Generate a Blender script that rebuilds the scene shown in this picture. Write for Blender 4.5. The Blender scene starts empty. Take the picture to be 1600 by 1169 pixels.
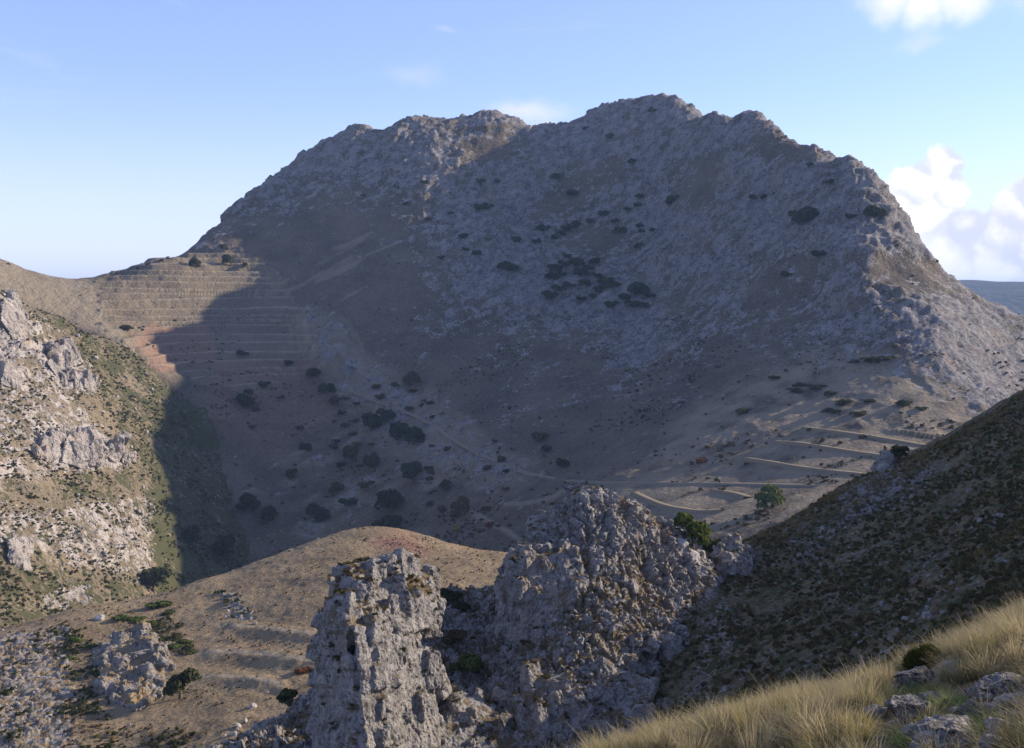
import bpy, bmesh, math, random
import numpy as np
from mathutils import Vector, Matrix
from mathutils.bvhtree import BVHTree

sc = bpy.context.scene
col = sc.collection
F32 = np.float32

# ------------------------------------------------------------------ camera
EYE = 250.0                      # height of the eye above the lowest valley sheet
FPX = 1716.0                     # focal length in pixels of the 1600 px wide photograph
PITCH = math.atan(114.5 / FPX)   # camera looks a little down
cam_d = bpy.data.cameras.new('camera')
cam = bpy.data.objects.new('camera', cam_d)
col.objects.link(cam)
cam.location = (0, 0, EYE)
cam.rotation_euler = (math.pi / 2 - PITCH, 0, 0)
cam_d.sensor_width = 36.0
cam_d.lens = 36.0 * FPX / 1600.0
cam_d.clip_start = 0.1
cam_d.clip_end = 60000
sc.camera = cam

# ------------------------------------------------------------------ light
SUN_AZ = math.radians(72)        # clockwise from +Y
SUN_EL = math.radians(20.9)
sun_d = bpy.data.lights.new('sun', 'SUN')
sun_d.energy = 5.0
sun_d.angle = math.radians(0.5)
sun_d.color = (1.0, 0.87, 0.70)
sun = bpy.data.objects.new('sun', sun_d)
col.objects.link(sun)
sun.location = (300, 100, 600)
SD = Vector((math.cos(SUN_EL) * math.sin(SUN_AZ), math.cos(SUN_EL) * math.cos(SUN_AZ), math.sin(SUN_EL)))
sun.rotation_euler = SD.to_track_quat('Z', 'Y').to_euler()
sc.view_settings.view_transform = 'Standard'
sc.view_settings.look = 'None'
sc.view_settings.gamma = 1.0
sc.view_settings.exposure = 0.68
sc.view_settings.use_curve_mapping = False
sc.cycles.max_bounces = 5
sc.cycles.diffuse_bounces = 3
sc.cycles.volume_bounces = 0
sc.cycles.use_denoising = True


class NT:
    """small helper to write node trees"""
    def __init__(self, tree):
        self.t = tree

    def n(self, kind, **kw):
        nd = self.t.nodes.new(kind)
        for k, v in kw.items():
            setattr(nd, k, v)
        return nd

    def put(self, sock, v):
        if v is None:
            return
        if isinstance(v, bpy.types.NodeSocket):
            self.t.links.new(v, sock)
        else:
            if hasattr(sock.default_value, '__len__') and not hasattr(v, '__len__'):
                v = (v,) * len(sock.default_value)
            if hasattr(v, '__len__') and len(v) == 3 and len(sock.default_value) == 4:
                v = tuple(v) + (1.0,)
            sock.default_value = v

    def math(self, op, a, b=None, c=None, clamp=False):
        nd = self.n('ShaderNodeMath', operation=op, use_clamp=clamp)
        for i, v in enumerate((a, b, c)):
            self.put(nd.inputs[i], v)
        return nd.outputs[0]

    def vmath(self, op, a, b=None, out=0, scale=None):
        nd = self.n('ShaderNodeVectorMath', operation=op)
        self.put(nd.inputs[0], a)
        self.put(nd.inputs[1], b)
        if scale is not None:
            self.put(nd.inputs['Scale'], scale)
        return nd.outputs[out]

    def mix(self, f, a, b, blend='MIX'):
        nd = self.n('ShaderNodeMix', data_type='RGBA', blend_type=blend)
        self.put(nd.inputs[0], f)
        self.put(nd.inputs[6], a)
        self.put(nd.inputs[7], b)
        return nd.outputs[2]

    def step(self, v, lo, hi):
        nd = self.n('ShaderNodeMapRange', interpolation_type='SMOOTHSTEP')
        for i, x in enumerate((v, lo, hi, 0.0, 1.0)):
            self.put(nd.inputs[i], x)
        return nd.outputs[0]

    def lin(self, v, lo, hi, a, b):
        nd = self.n('ShaderNodeMapRange')
        for i, x in enumerate((v, lo, hi, a, b)):
            self.put(nd.inputs[i], x)
        return nd.outputs[0]

    def noise(self, vec, scale, detail=4.0, rough=0.55, dist=0.0):
        nd = self.n('ShaderNodeTexNoise')
        self.put(nd.inputs['Vector'], vec)
        self.put(nd.inputs['Scale'], scale)
        self.put(nd.inputs['Detail'], detail)
        self.put(nd.inputs['Roughness'], rough)
        self.put(nd.inputs['Distortion'], dist)
        return nd.outputs['Fac']

    def voro(self, vec, scale, feature='F1', out='Distance'):
        nd = self.n('ShaderNodeTexVoronoi', feature=feature)
        self.put(nd.inputs['Vector'], vec)
        self.put(nd.inputs['Scale'], scale)
        return nd.outputs[out]


# ------------------------------------------------------------------ projection helpers
_F = np.array((0, math.cos(PITCH), -math.sin(PITCH)))
_U = np.array((0, math.sin(PITCH), math.cos(PITCH)))


def P(px, py, d):
    """point at forward distance d that the photograph shows at (px, py)"""
    v = _F + _U * ((584.5 - py) / FPX)
    s = d / v[1]
    return (s * (px - 800.0) / FPX, d, EYE + s * v[2])


def project(x, y, z):
    zz = z - EYE
    f = y * _F[1] + zz * _F[2]
    u = y * _U[1] + zz * _U[2]
    f = np.maximum(f, 0.01)
    return 800 + FPX * x / f, 584.5 - FPX * u / f


# ------------------------------------------------------------------ sky
def cdir(px, py):
    v = Vector(P(px, py, 1000.0)) - Vector((0, 0, EYE))
    return v.normalized()


world = bpy.data.worlds.new('World')
sc.world = world
world.use_nodes = True
wt = world.node_tree
for nd in list(wt.nodes):
    wt.nodes.remove(nd)
W = NT(wt)
sky = W.n('ShaderNodeTexSky', sky_type='NISHITA', sun_disc=False)
sky.sun_elevation = SUN_EL
sky.sun_rotation = SUN_AZ
sky.altitude = 1100
sky.air_density = 1.0
sky.dust_density = 0.3
sky.ozone_density = 2.5
tc = W.n('ShaderNodeTexCoord').outputs['Generated']
dirv = W.vmath('NORMALIZE', tc)
el = W.n('ShaderNodeSeparateXYZ')
W.put(el.inputs[0], dirv)
elz = el.outputs[2]
# warp the direction a little so that cloud outlines billow
wn = W.n('ShaderNodeTexNoise')
W.put(wn.inputs['Vector'], dirv)
W.put(wn.inputs['Scale'], 26.0)
W.put(wn.inputs['Detail'], 7.0)
W.put(wn.inputs['Roughness'], 0.58)
wv = W.vmath('SUBTRACT', wn.outputs['Color'], (0.5, 0.5, 0.5))
dw = W.vmath('ADD', dirv, W.vmath('SCALE', wv, scale=0.036))
# cumulus bank low over the right hand horizon: puffs given by direction and angular size
PUFFS = [(1470, 258, 36), (1425, 292, 38), (1478, 298, 36), (1400, 335, 48), (1450, 340, 48), (1505, 362, 36),
         (1592, 330, 40), (1572, 375, 52), (1640, 340, 75), (1480, 400, 80), (1560, 420, 80), (1620, 400, 90),
         (1720, 350, 110), (1800, 390, 120), (1900, 370, 120), (2050, 400, 130), (2250, 390, 120)]
dens = None
for (a, b, r) in PUFFS:
    d = W.vmath('DISTANCE', dw, tuple(cdir(a, b)), out=1)
    k = W.math('SUBTRACT', 1.0, W.math('DIVIDE', d, r / FPX))
    dens = k if dens is None else W.math('MAXIMUM', dens, k)
cum = W.step(dens, -0.04, 0.22)
# soft patch high on the right, thin streaks elsewhere
soft = None
for (a, b, r) in [(1390, -20, 50), (1445, 0, 42), (1500, -20, 48), (1450, -60, 80), (1610, -130, 110)]:
    d = W.vmath('DISTANCE', dw, tuple(cdir(a, b)), out=1)
    k = W.math('SUBTRACT', 1.0, W.math('DIVIDE', d, r / FPX))
    soft = k if soft is None else W.math('MAXIMUM', soft, k)
soft = W.math('MULTIPLY', W.step(soft, -0.3, 0.75), 0.85)
flat = W.n('ShaderNodeMapping')
W.put(flat.inputs['Vector'], dirv)
flat.inputs['Scale'].default_value = (1.0, 1.0, 5.5)
st = W.noise(flat.outputs[0], 5.2, 6.0, 0.6, 0.6)
streak = W.math('MULTIPLY', W.step(st, 0.60, 0.84), 0.5)
wis = None
for (a, b, r, q) in [(825, 176, 70, 1.0), (640, 115, 52, .33), (690, 50, 22, .33), (1440, 68, 44, .5)]:
    e = W.vmath('MULTIPLY', W.vmath('SUBTRACT', dw, tuple(cdir(a, b))), (1.0, 1.0, 2.9))
    d = W.vmath('LENGTH', e, out=1)
    k = W.math('MULTIPLY', W.step(W.math('SUBTRACT', 1.0, W.math('DIVIDE', d, r / FPX)), -0.2, 1.0), q)
    wis = k if wis is None else W.math('MAXIMUM', wis, k)
wisp = W.math('MAXIMUM', W.math('MULTIPLY', wis, 0.75), streak)
skyc = W.mix(1.0, sky.outputs[0], (1.04, 0.98, 1.27), 'MULTIPLY')
skyc = W.mix(0.16, skyc, (4.3, 4.9, 6.7))   # thin high veil
# haze whitening right above the horizon
hz = W.math('MULTIPLY', W.step(elz, 0.20, -0.02), 0.55)
skyc = W.mix(hz, skyc, (5.5, 5.4, 7.2))
skyc = W.mix(W.math('MULTIPLY', wisp, 0.75), skyc, (5.6, 5.3, 6.9))
# a puff is bright on the side turned to the sun and grey-lavender below
up = W.vmath('ADD', dw, (-0.010, 0.0, -0.016))
dl = None
for (a, b, r) in PUFFS:
    d = W.vmath('DISTANCE', up, tuple(cdir(a, b)), out=1)
    k = W.math('SUBTRACT', 1.0, W.math('DIVIDE', d, r / FPX))
    dl = k if dl is None else W.math('MAXIMUM', dl, k)
relief = W.math('SUBTRACT', dl, dens)
shade = W.math('ADD', W.math('MULTIPLY', relief, -1.1), W.math('ADD', W.math('MULTIPLY', W.noise(dw, 30.0, 6.0, 0.6), 0.75), W.math('MULTIPLY', W.step(elz, 0.01, 0.12), 0.42)))
cumc = W.mix(W.step(shade, 0.25, 0.85), (4.4, 4.5, 6.1), (6.9, 6.8, 7.2))
skyc = W.mix(soft, skyc, (6.4, 6.1, 7.2))
skyc = W.mix(cum, skyc, cumc)
bg = W.n('ShaderNodeBackground')
W.put(bg.inputs['Color'], skyc)
bg.inputs['Strength'].default_value = 0.125
wo = W.n('ShaderNodeOutputWorld')
wt.links.new(bg.outputs[0], wo.inputs['Surface'])

# ------------------------------------------------------------------ numpy noise
def _hash(ix, iy, iz, seed):
    h = (ix.astype(np.int64) * 374761393 + iy.astype(np.int64) * 668265263 + iz.astype(np.int64) * 2147483647 + seed * 1274126177) & 0xffffffff
    h = ((h ^ (h >> 13)) * 1274126177) & 0xffffffff
    h = ((h ^ (h >> 16)) * 2246822519) & 0xffffffff
    return ((h ^ (h >> 15)) & 0xffffff).astype(F32) / F32(0xffffff)


def vnoise(p, seed=0):
    i = np.floor(p)
    f = (p - i).astype(F32)
    u = f * f * f * (f * (f * 6 - 15) + 10)
    i = i.astype(np.int64)
    r = 0
    for dx in (0, 1):
        wx = u[:, 0] if dx else 1 - u[:, 0]
        for dy in (0, 1):
            wy = u[:, 1] if dy else 1 - u[:, 1]
            for dz in (0, 1):
                wz = u[:, 2] if dz else 1 - u[:, 2]
                r = r + wx * wy * wz * _hash(i[:, 0] + dx, i[:, 1] + dy, i[:, 2] + dz, seed)
    return r * 2 - 1


def fbm(p, octv=4, seed=0, gain=0.5, ridged=False):
    a, s, r = 1.0, 0.0, 0
    q = np.array(p, dtype=np.float64)
    for k in range(octv):
        v = vnoise(q, seed + k * 17)
        if ridged:
            v = 1 - 2 * np.abs(v)
        r = r + a * v
        s += a
        a *= gain
        q = q * 2.03 + 11.3
    return r / s


def worley(p, seed=0):
    """F1, F2, a random value of the nearest cell and how far the point lies along a random tilt of that cell"""
    i = np.floor(p).astype(np.int64)
    f = (p - i).astype(F32)
    n = len(p)
    f1 = np.full(n, 9.0, F32)
    f2 = np.full(n, 9.0, F32)
    cid = np.zeros(n, F32)
    tilt = np.zeros(n, F32)
    for dx in (-1, 0, 1):
        for dy in (-1, 0, 1):
            for dz in (-1, 0, 1):
                jx, jy, jz = i[:, 0] + dx, i[:, 1] + dy, i[:, 2] + dz
                a = _hash(jx, jy, jz, seed)
                b = _hash(jx, jy, jz, seed + 101)
                c = _hash(jx, jy, jz, seed + 202)
                ex, ey, ez = dx + a - f[:, 0], dy + b - f[:, 1], dz + c - f[:, 2]
                d = ex ** 2 + ey ** 2 + ez ** 2
                near = d < f1
                f2 = np.where(near, f1, np.minimum(f2, d))
                h = _hash(jx, jy, jz, seed + 303)
                cid = np.where(near, h, cid)
                th = (h * 37.0) % 1.0 * 6.2832
                tz = (h * 91.0) % 1.0 * 2 - 1
                tilt = np.where(near, ex * np.cos(th) + ey * np.sin(th) + ez * tz, tilt)
                f1 = np.where(near, d, f1)
    return np.sqrt(f1), np.sqrt(f2), cid, tilt


def smooth(x, a, b):
    t = np.clip((x - a) / (b - a), 0, 1)
    return t * t * (3 - 2 * t)


def inpoly(px, py, poly):
    r = np.zeros(px.shape, bool)
    n = len(poly)
    for k in range(n):
        x1, y1 = poly[k]
        x2, y2 = poly[(k + 1) % n]
        if y1 == y2:
            continue
        c = ((y1 > py) != (y2 > py)) & (px < (x2 - x1) * (py - y1) / (y2 - y1) + x1)
        r ^= c
    return r


def soft(px, py, poly, r, nz):
    """feathered inclusion in a polygon; r is the feather in pixels, nz a ragged offset"""
    m = 0
    for k in range(6):
        a = k * 1.05
        m = m + inpoly(px + nz + r * math.cos(a), py + 0.8 * np.roll(nz, 4099) + r * math.sin(a), poly)
    return (m / 6.0).astype(F32)


def dseg(px, py, line):
    d = np.full(px.shape, 1e9)
    for (x1, y1), (x2, y2) in zip(line[:-1], line[1:]):
        L = (x2 - x1) ** 2 + (y2 - y1) ** 2
        t = np.clip(((px - x1) * (x2 - x1) + (py - y1) * (y2 - y1)) / L, 0, 1)
        d = np.minimum(d, np.hypot(px - x1 - t * (x2 - x1), py - y1 - t * (y2 - y1)))
    return d


class TPS:
    """thin plate surface z(x, y) through control points"""
    def __init__(self, pts, lam=0.0, kx=1.0):
        p = np.array(pts, float)
        self.c = p[:, :2].mean(0)
        self.s = np.abs(p[:, :2] - self.c).max()
        q = (p[:, :2] - self.c) / self.s
        n = len(q)
        K = self.k(np.linalg.norm(q[:, None] - q[None], axis=2)) + lam * np.eye(n)
        A = np.zeros((n + 3, n + 3))
        A[:n, :n] = K
        A[:n, n] = 1
        A[:n, n + 1:] = q
        A[n:, :n] = A[:n, n:].T
        b = np.zeros(n + 3)
        b[:n] = p[:, 2]
        self.w = np.linalg.solve(A, b)
        self.q = q

    @staticmethod
    def k(r):
        return r * r * np.log(r + 1e-9)

    def __call__(self, x, y):
        X = ((x - self.c[0]) / self.s).ravel()
        Y = ((y - self.c[1]) / self.s).ravel()
        n = len(self.q)
        z = self.w[n] + self.w[n + 1] * X + self.w[n + 2] * Y
        for k in range(n):
            r2 = (X - self.q[k, 0]) ** 2 + (Y - self.q[k, 1]) ** 2 + 1e-12
            z += self.w[k] * 0.5 * r2 * np.log(r2)
        return z.reshape(np.shape(x))


# ------------------------------------------------------------------ mesh helpers
def mesh_from(name, V, Fc, smooth_shade=True):
    Fc = np.asarray(Fc)
    me = bpy.data.meshes.new(name)
    V = np.asarray(V, F32)
    Fc = np.asarray(Fc, np.int32)
    k = Fc.shape[1]
    me.vertices.add(len(V))
    me.vertices.foreach_set('co', V.ravel())
    me.loops.add(Fc.size)
    me.loops.foreach_set('vertex_index', Fc.ravel())
    me.polygons.add(len(Fc))
    me.polygons.foreach_set('loop_start', np.arange(0, Fc.size, k, dtype=np.int32))
    me.update(calc_edges=True)
    me.validate()
    me.polygons.foreach_set('use_smooth', np.full(len(me.polygons), smooth_shade))
    return me


def set_zone(me, z, name='zone'):
    a = me.color_attributes.new(name, 'FLOAT_COLOR', 'POINT')
    a.data.foreach_set('color', np.asarray(z, F32).ravel())


def link(name, me, mat=None, parent=None, **props):
    o = bpy.data.objects.new(name, me)
    col.objects.link(o)
    if mat is not None and me is not None and not me.materials:
        me.materials.append(mat)
    if parent is not None:
        o.parent = parent
    for k, v in props.items():
        o[k] = v
    return o


def grid_faces(nr, nc):
    i = np.arange(nr * nc).reshape(nr, nc)
    return np.stack([i[:-1, :-1], i[:-1, 1:], i[1:, 1:], i[1:, :-1]], -1).reshape(-1, 4)


def grid_normals(X, Y, Z):
    p = np.stack([X, Y, Z], -1)
    du = np.gradient(p, axis=1)
    dv = np.gradient(p, axis=0)
    n = np.cross(du, dv)
    n /= np.linalg.norm(n, axis=2, keepdims=True) + 1e-9
    n[n[..., 2] < 0] *= -1
    return n


def rows(spec):
    r = []
    for a, b, s in spec:
        r += list(np.arange(a, b, s))
    r.append(spec[-1][1])
    return np.array(r)


def rock_relief(p, size, seed, tall=1.0, octv=2, crack=0.5):
    """blocky rock relief in units of block size: cells pushed in and out with cracks between them"""
    q = np.array(p, np.float64) / size
    q[:, 2] /= tall
    q = q + 0.35 * np.stack([fbm(q * 0.9, 2, seed + 5), fbm(q * 0.9 + 31, 2, seed + 6), fbm(q * 0.9 + 57, 2, seed + 7)], 1)
    r, a = 0, 1.0
    for k in range(octv):
        f1, f2, c, tl = worley(q, seed + 13 * k)
        e = f2 - f1
        r = r + a * ((c - 0.5) * smooth(e, 0.0, 0.10) + 0.75 * tl - crack * (1 - smooth(e, 0.0, 0.12)))
        q = q * 2.4 + 7.7
        a *= 0.5
    return r

# ------------------------------------------------------------------ materials
def new_mat(name):
    m = bpy.data.materials.new(name)
    m.use_nodes = True
    t = m.node_tree
    for nd in list(t.nodes):
        t.nodes.remove(nd)
    N = NT(t)
    b = N.n('ShaderNodeBsdfPrincipled')
    b.inputs['Roughness'].default_value = 0.95
    b.inputs['Specular IOR Level'].default_value = 0.12
    o = N.n('ShaderNodeOutputMaterial')
    t.links.new(b.outputs[0], o.inputs['Surface'])
    return m, N, b


GRASS_A = (0.27, 0.195, 0.108)
GRASS_B = (0.15, 0.108, 0.062)
ROCK_A = (0.36, 0.325, 0.295)
ROCK_B = (0.16, 0.145, 0.135)
SCRUB_A = (0.085, 0.09, 0.032)
SCRUB_B = (0.04, 0.045, 0.02)
SOIL = (0.26, 0.13, 0.095)


def terrain_mat(name, u, bump=0.6, grass_a=GRASS_A, grass_b=GRASS_B, rock_a=ROCK_A, rock_b=ROCK_B, scrub_a=SCRUB_A,
                scrub_b=SCRUB_B, aniso=False, mott=1.0, streak=0.35,
                pale_a=(0.27, 0.22, 0.15), pale_b=(0.42, 0.34, 0.23)):
    """u is the size in metres of the smallest tuft or stone the material should show"""
    m, N, b = new_mat(name)
    geo = N.n('ShaderNodeNewGeometry')
    pos = geo.outputs['Position']
    if aniso:
        mp = N.n('ShaderNodeMapping', vector_type='TEXTURE')
        N.put(mp.inputs['Vector'], pos)
        mp.inputs['Rotation'].default_value = (0, math.radians(-38), 0)
        mp.inputs['Scale'].default_value = (1.6, 1.3, 1.0)
        posr = mp.outputs[0]
    else:
        posr = pos
    at = N.n('ShaderNodeAttribute', attribute_name='zone')
    sep = N.n('ShaderNodeSeparateColor')
    N.put(sep.inputs[0], at.outputs['Color'])
    r, g, bl = sep.outputs
    al = at.outputs['Alpha']
    big = N.noise(pos, 0.045 / u, 5.0, 0.6)
    mid = N.noise(posr, 0.22 / u, 5.0, 0.62)
    fine = N.noise(pos, 0.9 / u, 4.0, 0.7)
    vor = N.voro(pos, 0.55 / u)
    grass = N.mix(N.step(N.math('ADD', N.math('MULTIPLY', big, 0.5), N.math('MULTIPLY', fine, 0.5)), 0.36, 0.62), grass_b, grass_a)
    # dark tussocks and small pale stones in the grass
    grass = N.mix(N.math('MULTIPLY', N.step(vor, 0.30, 0.12), 0.65 * mott), grass, (grass_b[0] * .42, grass_b[1] * .46, grass_b[2] * .42))
    grass = N.mix(bl, grass, N.mix(N.step(fine, .35, .65), (SOIL[0] * .75, SOIL[1] * .75, SOIL[2] * .75), SOIL))
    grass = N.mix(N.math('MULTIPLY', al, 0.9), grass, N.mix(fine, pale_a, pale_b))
    rock = N.mix(N.step(N.math('ADD', N.math('MULTIPLY', mid, 0.55), N.math('MULTIPLY', fine, 0.45)), 0.34, 0.64), rock_b, rock_a)
    rock = N.mix(N.step(big, 0.56, 0.72), rock, (rock_a[0] * .86, rock_a[1] * .78, rock_a[2] * .70))
    crk = N.noise(posr, 0.5 / u, 5.0, 0.7, 1.2)
    rock = N.mix(N.math('MULTIPLY', N.step(crk, 0.46, 0.36), streak), rock, (rock_b[0] * .35, rock_b[1] * .35, rock_b[2] * .38))
    w = N.math('ADD', N.math('MULTIPLY', mid, 0.62), N.math('MULTIPLY', fine, 0.38))
    # rock = 0 none, 1 all, in between mottled
    thr = N.lin(r, 0.0, 1.0, 0.74, 0.26)
    rf = N.step(w, N.math('SUBTRACT', thr, 0.035), N.math('ADD', thr, 0.035))
    c = N.mix(rf, grass, rock)
    w2 = N.math('ADD', N.math('MULTIPLY', N.noise(pos, 0.12 / u, 4.0, 0.6), 0.5), N.math('MULTIPLY', N.noise(pos, 0.6 / u, 3.0, 0.6), 0.5))
    thr2 = N.lin(g, 0.0, 1.0, 0.76, 0.30)
    sf = N.step(w2, N.math('SUBTRACT', thr2, 0.04), N.math('ADD', thr2, 0.04))
    c = N.mix(sf, c, N.mix(fine, scrub_b, scrub_a))
    N.put(b.inputs['Base Color'], c)
    h = N.math('ADD', N.math('MULTIPLY', fine, 0.6 * u), N.math('MULTIPLY', mid, 1.4 * u))
    h = N.math('ADD', h, N.math('MULTIPLY', vor, -0.35 * u))
    h = N.math('ADD', h, N.math('MULTIPLY', sf, 0.5 * u))
    h = N.math('ADD', h, N.math('MULTIPLY', crk, 1.0 * u))
    bp = N.n('ShaderNodeBump')
    bp.inputs['Strength'].default_value = bump
    bp.inputs['Distance'].default_value = 1.0
    N.put(bp.inputs['Height'], h)
    N.put(b.inputs['Normal'], bp.outputs[0])
    return m


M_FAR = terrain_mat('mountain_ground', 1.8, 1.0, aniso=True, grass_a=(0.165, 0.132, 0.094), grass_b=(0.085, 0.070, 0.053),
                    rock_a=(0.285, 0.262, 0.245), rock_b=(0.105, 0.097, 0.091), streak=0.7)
M_LEFT = terrain_mat('scrubby_limestone_slope', 1.7, 0.8, rock_a=(0.44, 0.39, 0.345), grass_a=(0.235, 0.185, 0.122), grass_b=(0.14, 0.112, 0.073), scrub_a=(0.095, 0.092, 0.042), scrub_b=(0.055, 0.055, 0.026))
M_KNOLL = terrain_mat('dry_grass_slope', 0.6, 0.9, mott=0.8, grass_a=(0.31, 0.228, 0.132), grass_b=(0.185, 0.134, 0.078), rock_a=(0.31, 0.28, 0.25), rock_b=(0.13, 0.118, 0.105))
M_CRAG = terrain_mat('crag_ground', 0.34, 0.85, rock_a=(0.33, 0.305, 0.28), rock_b=(0.125, 0.115, 0.106), streak=0.85, grass_a=(0.20, 0.155, 0.098), grass_b=(0.11, 0.086, 0.056))
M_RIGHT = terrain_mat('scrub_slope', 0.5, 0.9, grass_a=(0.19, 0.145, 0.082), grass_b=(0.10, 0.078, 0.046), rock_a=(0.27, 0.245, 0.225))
M_NEAR = terrain_mat('near_ground', 0.05, 0.6)


def zone_arr(n):
    return np.zeros((n, 4), F32)


# ------------------------------------------------------------------ the mountain and its valley
SKY_M = [(290, 391, 1150), (330, 350, 1180), (380, 301, 1215), (430, 270, 1245), (470, 240, 1270), (520, 212, 1290),
         (550, 196, 1300), (575, 193, 1305), (590, 203, 1310), (625, 187, 1310), (660, 182, 1310), (700, 184, 1300),
         (740, 185, 1290), (780, 181, 1285), (815, 194, 1270), (880, 196, 1240), (905, 188, 1220), (925, 168, 1205),
         (970, 157, 1185), (1030, 149, 1160), (1065, 154, 1145), (1110, 172, 1120), (1140, 184, 1105), (1165, 173, 1095),
         (1190, 175, 1080), (1225, 207, 1060), (1270, 219, 1035), (1300, 242, 1010), (1330, 243, 990), (1370, 266, 960),
         (1390, 305, 945), (1410, 330, 930), (1420, 350, 920), (1450, 378, 890), (1460, 400, 880), (1500, 432, 862),
         (1530, 458, 855), (1560, 470, 855), (1600, 486, 855)]
SKY_S = [(-350, 300, 900), (-150, 352, 950), (0, 408, 985), (60, 427, 1012), (110, 437, 1035), (150, 436, 1050),
         (200, 425, 1075), (250, 405, 1110)]
FACE = [
    (0, 440, 930), (60, 470, 920), (100, 500, 900), (150, 500, 915), (170, 540, 845), (200, 470, 980), (230, 575, 825),
    (290, 430, 1070), (290, 480, 1003), (290, 530, 938), (290, 590, 850), (290, 680, 760), (250, 750, 760), (250, 850, 720),
    (350, 420, 1105), (340, 380, 1150), (400, 342, 1195), (460, 300, 1232), (370, 500, 1005), (370, 600, 860), (370, 700, 770), (360, 800, 700), (350, 900, 640), (250, 950, 640),
    (450, 320, 1195), (450, 400, 1120), (450, 480, 1035), (450, 560, 920), (450, 650, 840), (450, 740, 770), (450, 830, 700), (430, 920, 640),
    (600, 300, 1205), (600, 400, 1100), (600, 480, 1015), (600, 560, 915), (600, 640, 845), (600, 720, 775), (600, 800, 705), (600, 870, 640),
    (750, 300, 1180), (750, 400, 1075), (750, 500, 970), (750, 600, 860), (750, 680, 770), (750, 760, 690), (770, 830, 610), (760, 900, 540),
    (900, 300, 1130), (900, 400, 1040), (900, 500, 935), (900, 600, 820), (900, 700, 700), (900, 750, 630), (900, 800, 570), (900, 870, 500),
    (1040, 250, 1085), (1040, 350, 1010), (1040, 450, 925), (1040, 550, 830), (1040, 650, 720), (1040, 750, 600), (1040, 800, 530), (1040, 880, 450),
    (1180, 280, 1010), (1180, 380, 935), (1180, 480, 855), (1180, 560, 780), (1180, 650, 690), (1180, 750, 580), (1180, 800, 515), (1180, 880, 440),
    (1300, 340, 935), (1300, 440, 865), (1300, 540, 775), (1300, 620, 690), (1300, 700, 600), (1280, 760, 540), (1300, 860, 430),
    (1390, 420, 850), (1390, 520, 765), (1390, 600, 690), (1390, 680, 610), (1400, 760, 520),
    (1320, 400, 862), (1440, 480, 786), (1500, 560, 715), (1480, 600, 680), (1480, 640, 640), (1500, 720, 550), (1450, 430, 850), (1520, 500, 812), (1560, 545, 785),
    (1600, 560, 800), (1600, 625, 715), (1540, 635, 655), (1620, 700, 600), (1700, 590, 800), (1800, 640, 660),
    (1750, 560, 850), (1950, 620, 820), (2100, 640, 760), (2100, 760, 600), (1900, 800, 500),
]


def far_depth(px, py, d):
    # the ridge and the valley floor stand farther off towards the left
    kr = np.interp(px, [250, 350, 470, 600, 700, 800, 860, 900, 1000, 1060, 1130, 1280], [1.0, 1.02, 1.03, 1.02, 1.03, 1.07, 1.10, 1.13, 1.17, 1.16, 1.09, 1.0])
    kv = np.interp(px, [150, 300, 900, 1200], [1.10, 1.12, 1.10, 1.0])
    t = np.interp(py, [430, 640], [0, 1])
    return px, py, d * (kr * (1 - t) + kv * t)


SKY_M = [(a, b + float(np.interp(a, [290, 380, 560, 700, 815, 880, 1065, 1190, 1330, 1400, 1500, 1600], [4, 13, 9, 3, -3, 8, 3, 11, 14, 23, 22, 18])), d) for a, b, d in SKY_M]   # the relief added later lifts the crest
SKY_M = [far_depth(*p) for p in SKY_M]
FACE = [far_depth(*p) for p in FACE]
ctl = [P(*p) for p in SKY_M + SKY_S + FACE]
for (a, b, d) in SKY_M[::2]:
    x, y, z = P(a, b, d)
    ctl.append((x * 1.10 + 12, y + 95, z - 62))
    ctl.append((x * 1.30 + 60, y + 330, z - 250))
for (a, b, d) in SKY_S[::2]:
    x, y, z = P(a, b, d)
    ctl.append((x * 1.12, y + 120, z - 40))
    ctl.append((x * 1.35, y + 420, z - 170))
ctl += [(-700, 700, EYE + 60), (-600, 500, EYE - 20), (-500, 350, EYE - 120), (0, 330, EYE - 150), (300, 330, EYE - 110), (-200, 400, EYE - 165)]
far_tps = TPS(ctl)

R_ = rows([(380, 480, 6), (480, 680, 1.8), (680, 1000, 2.0), (1000, 1300, 2.2), (1300, 1620, 2.6), (1620, 1700, 6), (1700, 2050, 25)])
C_ = np.concatenate([np.arange(-0.66, -0.48, 0.012), np.arange(-0.48, 0.48, 0.00135), np.arange(0.48, 0.80, 0.012)])
Yg, Ug = np.meshgrid(R_, C_, indexing='ij')
Xg = Ug * Yg
Zg = far_tps(Xg, Yg)
shp = Zg.shape
flat = np.stack([Xg, Yg, Zg], -1).reshape(-1, 3)
pxm, pym = project(flat[:, 0], flat[:, 1], flat[:, 2])
jit = 22 * fbm(flat / 38.0, 4, 3)
jx, jy = pxm + jit, pym + 0.8 * np.roll(jit, 9173)
ROCKP = [(280, 396), (345, 372), (400, 340), (470, 298), (520, 296), (600, 318), (650, 350), (690, 420), (705, 480), (770, 520),
         (850, 510), (960, 545), (985, 565), (1090, 520), (1150, 505), (1210, 545), (1330, 555), (1440, 592), (1525, 650), (1650, 650),
         (2300, 640), (2300, -200), (280, -200)]
jit2 = 55 * fbm(flat / 95.0, 5, 303, 0.6)
rock = 0.24 + 0.36 * soft(pxm, pym, ROCKP, 34, jit2)
rock += 0.17 * soft(pxm, pym, [(640, 380), (760, 430), (1100, 480), (1180, 560), (1000, 640), (860, 700), (700, 640), (600, 560), (600, 470)], 30, jit2) * smooth(fbm(flat / 28.0, 4, 49), -0.4, 0.4)
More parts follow.
